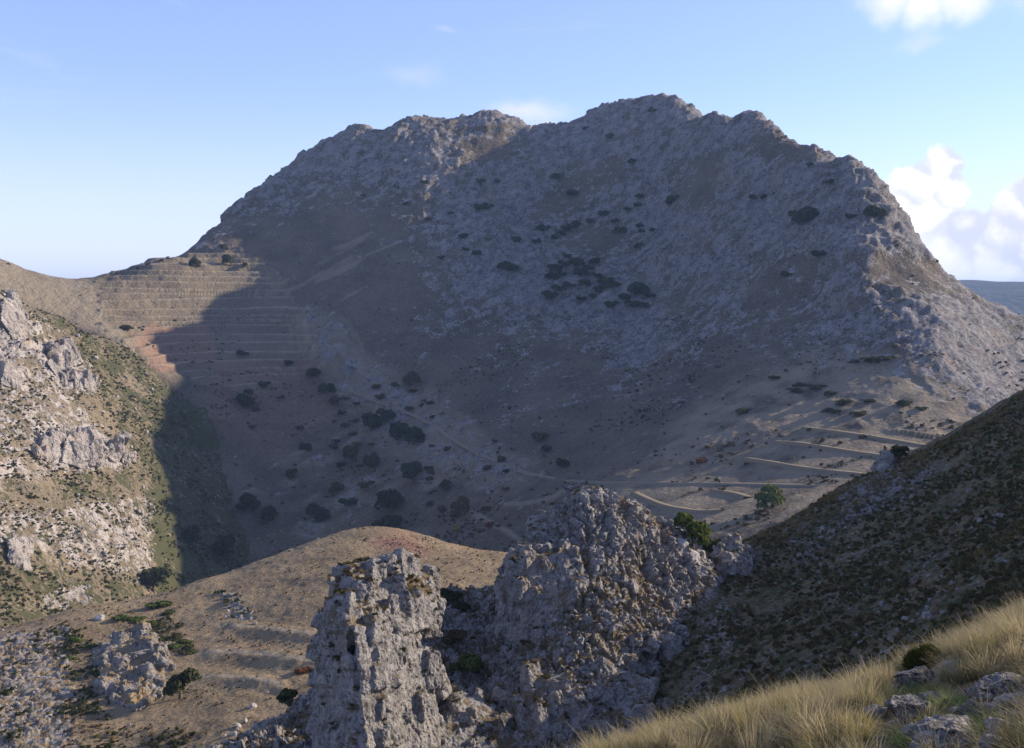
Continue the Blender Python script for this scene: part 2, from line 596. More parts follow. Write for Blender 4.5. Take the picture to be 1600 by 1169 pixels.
grassy = [[(1320, 395), (1440, 385), (1500, 440), (1420, 470), (1340, 430)], [(1170, 205), (1290, 235), (1250, 255), (1170, 245)],
          [(630, 190), (720, 188), (720, 210), (650, 205)], [(700, 225), (780, 205), (830, 240), (740, 260)],
          [(900, 250), (1000, 235), (900, 340), (820, 360)], [(1050, 260), (1130, 240), (1120, 330), (1060, 330)],
          [(850, 370), (960, 350), (1000, 390), (900, 400)], [(1000, 470), (1110, 430), (1060, 500)], [(1180, 400), (1290, 400), (1260, 520), (1150, 480)]]
for pl in grassy:
    rock *= 1 - 0.40 * soft(pxm, pym, pl, 10, jit)
bare = [[(900, 210), (950, 215), (945, 250), (905, 260)], [(840, 430), (870, 430), (860, 480), (800, 490)], [(960, 530), (1060, 510), (1010, 570), (950, 580)],
        [(1310, 310), (1420, 340), (1430, 385), (1330, 390)], [(1170, 310), (1240, 310), (1230, 370), (1170, 350)], [(1430, 470), (1530, 480), (1620, 590), (1530, 580)], [(1440, 490), (1540, 520), (1640, 620), (1540, 640), (1480, 580)], [(1380, 300), (1420, 340), (1470, 410), (1420, 400)]]
for pl in bare:
    rock += (0.82 - rock) * soft(pxm, pym, pl, 8, jit)
scree = soft(pxm, pym, [(470, 480), (530, 505), (560, 560), (640, 610), (740, 670), (840, 742), (790, 765), (690, 735), (600, 700), (560, 640), (520, 600), (470, 560)], 14, jit2 * 0.5) * (0.42 + 0.50 * smooth(fbm(flat / 14.0, 4, 45), -0.4, 0.4))
low = inpoly(jx, jy, [(450, 640), (560, 640), (720, 730), (800, 790), (700, 850), (420, 860), (380, 780)])
stk = fbm(np.stack([(flat[:, 0] * 0.75 - flat[:, 2] * 1.3) / 16.0, flat[:, 1] / 40.0, (flat[:, 0] + flat[:, 2]) / 90.0], 1), 3, 44)
scree = np.maximum(scree, low * smooth(stk, -0.1, 0.4) * 0.75 * smooth(fbm(flat / 20.0, 4, 46), -0.35, 0.35))
rock = np.clip(rock + 0.40 * scree, 0, 0.9)
up = inpoly(jx, jy, [(480, 340), (640, 380), (640, 470), (440, 470), (400, 420)])
scree = np.maximum(scree, up * smooth(stk, 0.32, 0.5) * 0.45)
soil = inpoly(jx, jy, [(215, 515), (330, 520), (330, 560), (250, 575), (190, 545)]).astype(F32) * 0.7
soil = np.maximum(soil, inpoly(jx, jy, [(330, 560), (470, 560), (520, 640), (420, 720), (330, 660)]) * 0.25)
scrub = inpoly(jx, jy, [(230, 590), (330, 640), (360, 760), (400, 930), (200, 960), (200, 620)]).astype(F32) * 0.62
scrub = np.maximum(scrub, inpoly(jx, jy, [(1230, 590), (1340, 560), (1420, 600), (1300, 640)]) * 0.28)
scrub = np.maximum(scrub, inpoly(jx, jy, [(1380, 810), (1050, 780), (1100, 900), (1400, 900)]) * 0.3)
# relief of the rock face: slanting beds, ribs and blocks
fields0 = inpoly(pxm, pym, [(1040, 740), (1160, 700), (1260, 655), (1480, 690), (1400, 790), (1150, 825), (960, 800), (880, 765)])
ca, sa = math.cos(math.radians(40)), math.sin(math.radians(40))
al = flat[:, 0] * ca + flat[:, 2] * sa
ac = -flat[:, 0] * sa + flat[:, 2] * ca
bed = fbm(np.stack([al / 120.0, flat[:, 1] / 70.0, ac / 26.0], 1), 4, 71, 0.55, True)
blk = rock_relief(np.stack([al * 0.6, flat[:, 1], ac], 1), 10.0, 5, 1.0, 2)
rug = fbm(flat / 17.0, 4, 24, 0.6, True)
rib = fbm(np.stack([(flat[:, 0] - 0.3 * flat[:, 2]) / 42.0, flat[:, 1] / 170.0, flat[:, 2] / 150.0], 1), 4, 25, 0.5, True)
lump = fbm(flat / 75.0, 4, 23)
rk = smooth(rock, 0.30, 0.60)
Nn = grid_normals(Xg, Yg, Zg).reshape(-1, 3)
amp = np.interp(pxm, [1400, 1480], [1.0, 0.62]) * rk * (4.5 * bed + np.interp(pxm, [1380, 1470], [2.6, 1.3]) * blk + 3.0 * lump + 2.8 * rug + 4.5 * rib) + (1 - rk) * (np.where(fields0, 0.25, 1.0) * (2.2 * fbm(flat / 46.0, 4, 91) + 1.0 * fbm(flat / 9.0, 3, 92) + 1.6 * rib))
near_sky = 0
disp = flat + Nn * amp[:, None]
# terraces on the left: stepped benches; the lip of each is paler grass
terr = inpoly(jx, jy, [(158, 440), (240, 408), (300, 392), (380, 392), (440, 440), (500, 520), (430, 680), (330, 650), (270, 590), (150, 520)])
tw = terr.astype(F32)
stepz = 6.4
tz = (disp[:, 2] + 6.0 * fbm(np.stack([flat[:, 0] / 400.0, flat[:, 1] / 400.0, flat[:, 2] / 14.0], 1), 2, 8) + 1.0 * fbm(flat / 40.0, 2, 9)) / stepz
tw = tw * smooth(fbm(flat / 55.0, 3, 10) + 0.55 - 0.9 * smooth(pym, 540, 640), -0.1, 0.3)
fr = tz - np.floor(tz)
ter = (np.floor(tz) + smooth(fr, 0.25, 0.75) - tz) * stepz * 0.85
disp[:, 2] += 1.15 * tw * ter
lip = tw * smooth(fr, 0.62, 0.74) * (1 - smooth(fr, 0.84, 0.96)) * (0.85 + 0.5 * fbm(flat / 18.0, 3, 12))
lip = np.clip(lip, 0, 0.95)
# raised spurs below the fields, sunlight put into their paler colour
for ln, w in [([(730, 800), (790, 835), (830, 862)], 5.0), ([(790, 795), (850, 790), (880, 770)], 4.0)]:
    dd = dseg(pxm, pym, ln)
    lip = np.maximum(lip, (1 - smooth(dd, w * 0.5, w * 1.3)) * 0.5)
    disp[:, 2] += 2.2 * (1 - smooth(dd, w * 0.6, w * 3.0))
pale = soft(pxm, pym, [(-400, 250), (0, 400), (120, 434), (150, 440), (165, 500), (240, 570), (275, 600), (100, 500), (-400, 420)], 8, jit)
fields = inpoly(pxm, pym, [(1040, 735), (1260, 655), (1480, 690), (1400, 780), (1150, 815), (960, 790), (900, 760)])
zone = zone_arr(len(flat))
zone[:, 0] = np.where(fields, 0.02, np.where(terr, 0.10, rock + 0.12 * fbm(flat / 50.0, 4, 61)))
zone[:, 1] = np.maximum(scrub, 0.10)
zone[:, 2] = soil
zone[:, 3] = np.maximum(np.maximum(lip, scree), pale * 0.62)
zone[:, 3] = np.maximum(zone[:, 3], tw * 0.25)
past = soft(pxm, pym, [(1000, 735), (1080, 640), (1200, 575), (1340, 545), (1450, 590), (1540, 650), (1400, 790), (1100, 830), (900, 780)], 14, jit)
zone[:, 3] = np.maximum(zone[:, 3], 0.66 * past * smooth(fbm(flat / 15.0, 4, 48), -0.6, 0.3))  # pale pasture grass, lightened also to make up for weak grazing sun
Fc = grid_faces(*shp)
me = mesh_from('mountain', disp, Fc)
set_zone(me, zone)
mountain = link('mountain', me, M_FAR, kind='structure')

# ------------------------------------------------------------------ rocky hillside on the left
LEFT = [(-60, 430, 620), (0, 453, 640), (40, 476, 660), (100, 500, 690), (160, 528, 725), (210, 552, 755), (258, 578, 790),
        (-150, 560, 540), (0, 540, 590), (0, 620, 545), (0, 700, 510), (0, 780, 475), (0, 860, 445), (0, 950, 415), (0, 1030, 390),
        (100, 560, 640), (100, 640, 590), (100, 720, 545), (100, 800, 510), (100, 880, 478), (100, 960, 450),
        (180, 600, 695), (190, 680, 630), (200, 760, 580), (200, 840, 540), (200, 920, 505),
        (250, 640, 710), (255, 720, 655), (258, 800, 608), (260, 880, 565), (260, 960, 525),
        (310, 660, 745), (330, 740, 690), (345, 820, 640), (350, 900, 590), (340, 980, 540)]
LEFT = [(a, b, d * 1.19) for a, b, d in LEFT]
cl = [P(*p) for p in LEFT]
for (a, b, d) in LEFT[:7]:
    x, y, z = P(a, b, d)
    cl.append((x - 10, y + 40, z - 14))
    cl.append((x - 25, y + 130, z - 80))
cl += [(-600, 570, EYE + 90), (-550, 460, EYE + 40), (-460, 340, EYE - 60), (-230, 340, EYE - 190), (-60, 800, EYE - 200), (0, 640, EYE - 225), (-70, 480, EYE - 225)]
left_tps = TPS(cl)
R_ = rows([(360, 440, 4), (440, 950, 1.55), (950, 1070, 10)])
C_ = np.concatenate([np.arange(-0.80, -0.485, 0.012), np.arange(-0.485, -0.2, 0.0011)])
Yg, Ug = np.meshgrid(R_, C_, indexing='ij')
Xg = Ug * Yg
Zg = left_tps(Xg, Yg)
flat = np.stack([Xg, Yg, Zg], -1).reshape(-1, 3)
pxm, pym = project(flat[:, 0], flat[:, 1], flat[:, 2])
jit = 14 * fbm(flat / 22.0, 4, 13)
jx, jy = pxm + jit, pym + 0.8 * np.roll(jit, 5173)
rock = np.full(len(flat), 0.14, F32)
rock += (0.47 - rock) * soft(pxm, pym, [(-400, 300), (10, 440), (75, 500), (110, 560), (130, 620), (160, 680), (200, 705), (160, 730), (90, 740), (40, 760), (-400, 800)], 9, jit)
rock += (0.52 - rock) * soft(pxm, pym, [(-400, 770), (60, 790), (140, 775), (235, 770), (240, 810), (238, 860), (236, 905), (160, 900), (90, 880), (40, 850), (-400, 900)], 9, jit)
rock += (0.6 - rock) * soft(pxm, pym, [(60, 920), (150, 910), (150, 950), (60, 960)], 9, jit)
rock += (0.95 - rock) * soft(pxm, pym, [(60, 545), (95, 535), (125, 560), (150, 590), (150, 610), (110, 600), (75, 570)], 9, jit)
rock += (0.75 - rock) * soft(pxm, pym, [(0, 490), (45, 500), (55, 540), (20, 560), (-40, 560), (-60, 480)], 9, jit)
rock += (0.85 - rock) * soft(pxm, pym, [(60, 685), (130, 675), (200, 705), (190, 730), (120, 735), (70, 720)], 9, jit)
scrub = np.full(len(flat), 0.40, F32)
scrub += (0.58 - scrub) * soft(pxm, pym, [(60, 480), (160, 520), (262, 575), (280, 640), (262, 760), (240, 800), (210, 720), (170, 640), (110, 540)], 9, jit)
scrub += (0.72 - scrub) * soft(pxm, pym, [(235, 590), (420, 600), (420, 1000), (240, 960), (232, 760), (250, 690)], 9, jit)
scrub += (0.60 - scrub) * soft(pxm, pym, [(-200, 900), (40, 880), (160, 905), (230, 920), (220, 960), (80, 990), (-200, 1060)], 9, jit)
scrub += (0.55 - scrub) * soft(pxm, pym, [(50, 745), (150, 735), (220, 730), (200, 765), (90, 780)], 9, jit)
scrub = scrub * (1 - 0.55 * smooth(rock, 0.5, 0.7))
rk = smooth(rock, 0.3, 0.8)
Nn = grid_normals(Xg, Yg, Zg).reshape(-1, 3)
blk = rock_relief(flat, 11.0, 33, 1.2, 3)
amp = rk * (3.2 * blk + 2.4 * fbm(flat / 26.0, 4, 41) + 1.2 * fbm(np.stack([flat[:, 0] / 14, flat[:, 1] / 14, flat[:, 2] / 4.0], 1), 3, 47, .5, True)) + (1 - rk) * (0.8 * fbm(flat / 16.0, 4, 42) + 0.5 * np.abs(fbm(flat / 4.0, 2, 43)))
zone = zone_arr(len(flat))
zone[:, 0], zone[:, 1] = rock, scrub
me = mesh_from('left_hillside', flat + Nn * amp[:, None], grid_faces(*Zg.shape))
set_zone(me, zone)
left_hill = link('left_hillside', me, M_LEFT, kind='structure')

# ------------------------------------------------------------------ tan knoll
KN = [(-60, 1003, 300), (0, 985, 305), (60, 968, 312), (120, 952, 318), (180, 942, 325), (240, 931, 330), (300, 914, 337), (330, 905, 340),
      (400, 879, 350), (450, 861, 356), (510, 840, 362), (545, 830, 366), (580, 827, 366), (620, 830, 364), (660, 841, 360), (700, 852, 354),
      (740, 862, 348), (800, 868, 340), (850, 872, 335),
      (-60, 1060, 262), (-60, 1130, 232), (-60, 1200, 208), (60, 1020, 283), (60, 1090, 248), (60, 1169, 218), (60, 1250, 196),
      (180, 990, 297), (180, 1050, 262), (180, 1110, 237), (180, 1180, 214), (180, 1250, 196), (300, 960, 308), (300, 1020, 272), (300, 1090, 240), (300, 1169, 212), (300, 1250, 190),
      (430, 920, 318), (430, 980, 282), (430, 1040, 252), (430, 1110, 224), (430, 1200, 196), (580, 870, 336), (580, 930, 298), (600, 1000, 258), (600, 1100, 218), (600, 1200, 190),
      (740, 890, 322), (740, 950, 284), (740, 1050, 236), (740, 1180, 190), (880, 920, 300), (880, 1050, 230), (900, 1180, 185)]
ck = [P(*p) for p in KN]
for (a, b, d) in KN[:19]:
    x, y, z = P(a, b, d)
    ck.append((x, y + 28, z - 8))
    ck.append((x, y + 85, z - 52))
kn_tps = TPS(ck)
R_ = rows([(180, 340, 0.62), (340, 376, 0.5), (376, 450, 4)])
C_ = np.concatenate([np.arange(-0.62, -0.48, 0.012), np.arange(-0.48, 0.07, 0.0013)])
Yg, Ug = np.meshgrid(R_, C_, indexing='ij')
Xg = Ug * Yg
Zg = kn_tps(Xg, Yg)
flat = np.stack([Xg, Yg, Zg], -1).reshape(-1, 3)
pxm, pym = project(flat[:, 0], flat[:, 1], flat[:, 2])
jit = 12 * fbm(flat / 12.0, 4, 53)
jx, jy = pxm + jit, pym + 0.8 * np.roll(jit, 5173)
rock = np.full(len(flat), 0.10, F32)
rock += (0.50 - rock) * soft(pxm, pym, [(-300, 1010), (60, 985), (120, 970), (125, 1010), (105, 1040), (130, 1080), (120, 1130), (130, 1200), (-300, 1300)], 8, jit)
rock += (0.55 - rock) * soft(pxm, pym, [(150, 1000), (225, 985), (255, 1030), (265, 1090), (210, 1115), (165, 1090), (140, 1040)], 8, jit)
rock += (0.48 - rock) * soft(pxm, pym, [(330, 905), (370, 925), (405, 965), (395, 985), (360, 970), (345, 930)], 8, jit)
scrub = np.full(len(flat), 0.12, F32)
scrub += (0.55 - scrub) * soft(pxm, pym, [(170, 950), (270, 965), (300, 1010), (310, 1030), (260, 1020), (180, 980)], 8, jit)
scrub += (0.40 - scrub) * soft(pxm, pym, [(110, 980), (160, 1000), (150, 1100), (190, 1130), (300, 1150), (300, 1200), (90, 1200), (100, 1050)], 8, jit)
soil = np.zeros(len(flat), F32)
soil += (0.75 - soil) * soft(pxm, pym, [(575, 838), (640, 836), (690, 862), (640, 868), (590, 858)], 8, jit)
lip = np.zeros(len(flat), F32)
dz = 0
for ln, w in [([(300, 1024), (360, 1022), (420, 1026), (490, 1037)], 4.5), ([(300, 1056), (370, 1061), (440, 1074)], 4.0), ([(330, 976), (400, 984), (490, 996)], 4.0)]:
    dd = dseg(pxm, pym, ln)
    lip = np.maximum(lip, (1 - smooth(dd, w * .4, w)) * 0.9 * smooth(pxm, ln[0][0] - 5, ln[0][0] + 40))
    fade = smooth(pxm, ln[0][0] - 5, ln[0][0] + 60)
    dz = dz + 0.75 * fade * (1 - smooth(dd, w * .5, w * 4))
rk = smooth(rock, 0.3, 0.7)
Nn = grid_normals(Xg, Yg, Zg).reshape(-1, 3)
amp = rk * (1.3 * rock_relief(flat, 3.2, 63, 1.2, 2) + 0.9 * fbm(flat / 9.0, 3, 62)) + (1 - rk) * (0.9 * fbm(flat / 16.0, 3, 64) + 0.22 * fbm(flat / 2.0, 3, 65))
zone = zone_arr(len(flat))
zone[:, 0], zone[:, 1], zone[:, 2], zone[:, 3] = rock, scrub, soil, lip
pos = flat + Nn * amp[:, None]
pos[:, 2] += dz
me = mesh_from('knoll', pos, grid_faces(*Zg.shape))
set_zone(me, zone)
knoll = link('grassy_knoll', me, M_KNOLL, kind='structure')

# ------------------------------------------------------------------ scrub hillside on the right, the side away from the sun
RH = [(1095, 880, 168), (1110, 872, 170), (1150, 856, 176), (1200, 836, 184), (1240, 812, 190), (1270, 792, 195), (1330, 762, 201), (1375, 735, 205),
      (1400, 722, 206), (1450, 702, 208), (1490, 682, 208), (1530, 660, 208), (1570, 634, 207), (1600, 612, 206), (1680, 578, 203), (1780, 540, 196),
      (1110, 950, 146), (1110, 1020, 132), (1110, 1090, 121), (1110, 1169, 111), (1110, 1260, 100),
      (1180, 900, 158), (1200, 960, 139), (1200, 1030, 123), (1200, 1110, 109), (1200, 1200, 96),
      (1300, 820, 172), (1300, 900, 143), (1300, 980, 121), (1300, 1070, 104), (1300, 1170, 90),
      (1400, 780, 173), (1400, 850, 145), (1400, 940, 118), (1400, 1040, 97), (1400, 1150, 82),
      (1500, 730, 174), (1500, 800, 144), (1500, 890, 115), (1500, 1000, 91), (1500, 1100, 77),
      (1600, 660, 175), (1600, 740, 140), (1600, 840, 108), (1600, 950, 85), (1600, 1050, 72)]
cr = [P(*p) for p in RH]
for (a, b, d) in RH[:16]:
    x, y, z = P(a, b, d)
    cr.append((x + 5, y + 22, z - 5))
    cr.append((x + 18, y + 80, z - 45))
cr += [(75, 105, EYE - 13), (95, 105, EYE - 7), (120, 120, EYE - 1), (82, 157, EYE - 17.5), (95, 150, EYE - 14), (118, 165, EYE - 6), (140, 170, EYE + 1), (150, 210, EYE), (135, 215, EYE - 5), (60, 60, EYE - 12), (95, 55, EYE - 3),  # unseen rise off to the right, shaped so its shadow darkens this hillside
       (190, 200, EYE + 12), (180, 110, EYE + 6), (25, 60, EYE - 26), (0, 100, EYE - 62), (-10, 140, EYE - 66)]
rh_tps = TPS(cr)
R_ = rows([(52, 70, 1.0), (70, 212, 0.42), (212, 300, 4)])
C_ = np.concatenate([np.arange(0.0, 0.13, 0.008), np.arange(0.13, 0.48, 0.0013), np.arange(0.48, 1.25, 0.012)])
Yg, Ug = np.meshgrid(R_, C_, indexing='ij')
Xg = Ug * Yg
Zg = rh_tps(Xg, Yg)
flat = np.stack([Xg, Yg, Zg], -1).reshape(-1, 3)
pxm, pym = project(flat[:, 0], flat[:, 1], flat[:, 2])
jit = 16 * fbm(flat / 8.0, 4, 83)
jx, jy = pxm + jit, pym + 0.8 * np.roll(jit, 5173)
rock = np.full(len(flat), 0.30, F32)
rock += (0.52 - rock) * soft(pxm, pym, [(1280, 800), (1375, 735), (1480, 720), (1440, 780), (1330, 830), (1290, 850), (1240, 830)], 9, jit)
rock += (0.5 - rock) * soft(pxm, pym, [(1230, 840), (1300, 850), (1290, 900), (1240, 880)], 9, jit)
rock += (0.6 - rock) * soft(pxm, pym, [(1110, 850), (1180, 850), (1180, 890), (1120, 900)], 9, jit)
rock += (0.42 - rock) * soft(pxm, pym, [(1080, 880), (1120, 900), (1150, 1000), (1120, 1169), (1060, 1200)], 9, jit)
scrub = np.full(len(flat), 0.50, F32)
scrub[dseg(jx, jy, [(1110, 872), (1200, 836), (1330, 762), (1450, 702)]) < 14] = 0.2
rk = smooth(rock, 0.35, 0.6)
Nn = grid_normals(Xg, Yg, Zg).reshape(-1, 3)
amp = rk * 0.75 * rock_relief(flat, 2.2, 93, 1.2, 2) + 0.7 * fbm(flat / 9.0, 4, 94) + 0.22 * np.abs(fbm(flat / 1.1, 2, 95))
zone = zone_arr(len(flat))
zone[:, 0], zone[:, 1] = rock, scrub
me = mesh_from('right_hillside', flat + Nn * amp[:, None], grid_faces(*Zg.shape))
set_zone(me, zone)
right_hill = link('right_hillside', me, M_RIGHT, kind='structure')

# ------------------------------------------------------------------ slope below the crags
CS = [(925, 774, 152), (900, 780, 152), (870, 795, 152), (850, 830, 150), (965, 783, 153), (1000, 800, 154), (1040, 822, 156), (1075, 845, 157), (1095, 868, 157), (1108, 900, 154),
      (930, 850, 145), (930, 930, 138), (930, 1010, 131), (930, 1090, 124), (930, 1169, 118), (930, 1260, 111),
      (1020, 870, 150), (1020, 950, 143), (1020, 1030, 135), (1020, 1110, 127), (1020, 1190, 119), (1110, 980, 146), (1120, 1060, 137), (1120, 1150, 128), (1130, 1240, 119),
      (830, 900, 148), (830, 980, 138), (830, 1060, 129), (830, 1169, 119), (780, 920, 152), (720, 945, 152), (700, 920, 156), (740, 1010, 141), (740, 1080, 132), (740, 1169, 121), (740, 1260, 112),
      (660, 950, 146), (600, 1000, 140), (520, 1060, 137), (490, 1095, 134), (440, 1120, 131), (390, 1145, 128), (340, 1172, 124), (480, 1169, 122), (600, 1169, 119), (400, 1220, 116), (600, 1260, 108), (250, 1230, 116)]
cs = [P(*p) for p in CS]
for (a, b, d) in CS[:10]:
    x, y, z = P(a, b, d)
    cs.append((x + 3, y + 9, z - 3.5))
    cs.append((x + 6, y + 40, z - 30))
for (a, b, d) in [(780, 920, 152), (720, 945, 152), (700, 920, 156), (660, 950, 146), (600, 1000, 140), (520, 1060, 137), (440, 1120, 131), (390, 1145, 128), (340, 1172, 124)]:
    x, y, z = P(a, b, d)
    cs.append((x - 3, y + 14, z - 9))
    cs.append((x - 6, y + 45, z - 38))
cs_tps = TPS(cs)
R_ = rows([(100, 112, 0.5), (112, 160, 0.17), (160, 200, 2)])
C_ = np.arange(-0.32, 0.23, 0.0013)
Yg, Ug = np.meshgrid(R_, C_, indexing='ij')
Xg = Ug * Yg
Zg = cs_tps(Xg, Yg)
flat = np.stack([Xg, Yg, Zg], -1).reshape(-1, 3)
pxm, pym = project(flat[:, 0], flat[:, 1], flat[:, 2])
jit = 14 * fbm(flat / 5.0, 4, 113)
jx, jy = pxm + jit, pym + 0.8 * np.roll(jit, 5173)
rock = np.full(len(flat), 0.54, F32)
rock[inpoly(jx, jy, [(840, 800), (930, 765), (1000, 800), (960, 860), (870, 870)])] = 0.72
rock[inpoly(jx, jy, [(1040, 830), (1110, 860), (1110, 920), (1040, 930), (1010, 890)])] = 0.75
rock[inpoly(jx, jy, [(690, 940), (800, 960), (830, 1050), (840, 1300), (600, 1300), (640, 1000)])] = 0.6
rock[inpoly(jx, jy, [(300, 1140), (520, 1050), (540, 1300), (300, 1300)])] = 0.55
scrub = np.full(len(flat), 0.20, F32)
rk = smooth(rock, 0.3, 0.7)
Nn = grid_normals(Xg, Yg, Zg).reshape(-1, 3)
amp = (0.35 + 0.70 * rk) * rock_relief(flat, 2.3, 123, 1.5, 3) + 0.8 * fbm(flat / 6.0, 3, 124)
zone = zone_arr(len(flat))
zone[:, 0], zone[:, 1] = np.clip(rock + 0.25 * smooth(amp, -0.2, 0.5) - 0.1, 0, 1), scrub
me = mesh_from('crag_slope', flat + Nn * amp[:, None], grid_faces(*Zg.shape), False)
set_zone(me, zone)
crag_slope = link('crag_slope', me, M_CRAG, kind='structure')

# ------------------------------------------------------------------ foreground slope
FG = [(900, 1200, 9.5), (950, 1180, 9.9), (1100, 1142, 10.6), (1250, 1100, 11.3), (1400, 1050, 12.0), (1500, 1010, 12.6), (1600, 975, 13.0), (1750, 915, 13.3),
      (900, 1350, 7.2), (1100, 1250, 8.0), (1250, 1200, 7.9), (1400, 1130, 8.0), (1500, 1090, 8.2), (1600, 1060, 8.4), (1750, 1000, 8.6),
      (1300, 1300, 5.6), (1450, 1200, 6.0), (1600, 1150, 6.0), (1750, 1100, 6.2), (1500, 1300, 4.6), (1700, 1250, 4.3)]
cf = [P(*p) for p in FG]
for (a, b, d) in FG[:8]:
    x, y, z = P(a, b, d)
    cf.append((x, y + 1.6, z - 1.1))
    cf.append((x, y + 7, z - 8))
cf += [(0, 0, EYE - 1.62), (1.5, 0, EYE - 1.3), (-2, 1, EYE - 2.3), (5, 0, EYE - .5), (0, 3, EYE - 2.4), (3, 3, EYE - 1.7), (8, 5, EYE - 1.0), (0, -6, EYE - .6), (8, -6, EYE + .8), (-8, 0, EYE - 4.5), (-6, 8, EYE - 6.5), (-8, -6, EYE - 3)]
fg_tps = TPS(cf)
Yg, Xg = np.meshgrid(np.arange(-7, 20, 0.07), np.arange(-9, 13, 0.07), indexing='ij')
Zg = fg_tps(Xg, Yg)
flat = np.stack([Xg, Yg, Zg], -1).reshape(-1, 3)
Nn = grid_normals(Xg, Yg, Zg).reshape(-1, 3)
amp = 0.10 * fbm(flat / 0.9, 3, 133) + 0.05 * fbm(flat / 0.3, 2, 134)
zone = zone_arr(len(flat))
zone[:, 0] = 0.25
zone[:, 1] = 0.2
me = mesh_from('near_slope', flat + Nn * amp[:, None], grid_faces(*Zg.shape))
set_zone(me, zone)
near_slope = link('near_slope', me, M_NEAR, kind='structure')

# ------------------------------------------------------------------ lowland sheet and far hills
M_LOW = terrain_mat('lowland_ground', 60.0, 0.3)
me = mesh_from('ground', [(-40000, -40000, 0), (40000, -40000, 0), (40000, 40000, 0), (-40000, 40000, 0)], [(0, 1, 2, 3)])
set_zone(me, np.tile(np.array((0.1, 0.5, 0, 0), F32), (4, 1)))
link('ground', me, M_LOW, kind='structure')
a = np.linspace(0.30, 1.3, 300)
r = np.linspace(0, 1, 60)
Rr, Aa = np.meshgrid(r, a, indexing='ij')
Yg = 5200 + 3000 * Rr
Xg = Aa * Yg
crest = 1.0 - np.abs(Rr - 0.4) / 0.6
Zg = EYE + 185 * smooth(crest, 0, 1) - 70 + 45 * fbm(np.stack([Xg.ravel() / 1100, Yg.ravel() / 900, 0 * Xg.ravel()], 1), 4, 7).reshape(Xg.shape) - 250 * (1 - smooth(crest, 0, 0.55))
flat = np.stack([Xg, Yg, Zg], -1).reshape(-1, 3)
me = mesh_from('far_hills', flat, grid_faces(*Zg.shape))
zone = zone_arr(len(flat))
zone[:, 1] = 0.6
set_zone(me, zone)
M_HILL = terrain_mat('far_hill_ground', 30.0, 0.4, grass_a=(0.10, 0.09, 0.06), grass_b=(0.05, 0.05, 0.035), scrub_a=(0.04, 0.045, 0.03), scrub_b=(0.025, 0.03, 0.02))
link('far_hills', me, M_HILL, kind='structure')

# ------------------------------------------------------------------ materials of things
def leaf_mat(name, dark, light, trans=0.25):
    m, N, b = new_mat(name)
    geo = N.n('ShaderNodeNewGeometry')
    oi = N.n('ShaderNodeObjectInfo')
    rnd = geo.outputs['Random Per Island']
    f = N.math('ADD', N.math('MULTIPLY', rnd, 0.75), N.math('MULTIPLY', oi.outputs['Random'], 0.25))
    c = N.mix(f, dark, light)
    N.put(b.inputs['Base Color'], c)
    tr = N.n('ShaderNodeBsdfTranslucent')
    N.put(tr.inputs['Color'], N.mix(1.0, c, (1.25, 1.2, 0.6), 'MULTIPLY'))
    mx = N.n('ShaderNodeMixShader')
    mx.inputs[0].default_value = trans
    out = [n for n in m.node_tree.nodes if n.type == 'OUTPUT_MATERIAL'][0]
    m.node_tree.links.new(b.outputs[0], mx.inputs[1])
    m.node_tree.links.new(tr.outputs[0], mx.inputs[2])
    m.node_tree.links.new(mx.outputs[0], out.inputs['Surface'])
    return m


M_OAK = leaf_mat('dark_oak_leaves', (0.018, 0.026, 0.013), (0.050, 0.062, 0.026))
M_GREEN = leaf_mat('green_leaves', (0.035, 0.052, 0.014), (0.12, 0.145, 0.035))
M_OLIVE = leaf_mat('olive_leaves', (0.030, 0.036, 0.014), (0.085, 0.090, 0.034))
M_BROWN = leaf_mat('brown_leaves', (0.050, 0.032, 0.016), (0.13, 0.085, 0.040))
M_RUST = leaf_mat('rust_leaves', (0.07, 0.030, 0.016), (0.20, 0.085, 0.040))
M_GOLD = leaf_mat('yellow_leaves', (0.13, 0.085, 0.022), (0.34, 0.24, 0.06))
M_DRY = leaf_mat('dry_tussock', (0.10, 0.072, 0.034), (0.27, 0.20, 0.095))
M_SCRUB = leaf_mat('low_scrub_leaves', (0.040, 0.042, 0.018), (0.135, 0.13, 0.048))
mb, N, b = new_mat('bark')
geo = N.n('ShaderNodeNewGeometry')
N.put(b.inputs['Base Color'], N.mix(N.noise(geo.outputs['Position'], 6.0, 4.0), (0.06, 0.045, 0.032), (0.15, 0.12, 0.09)))
M_BARK = mb


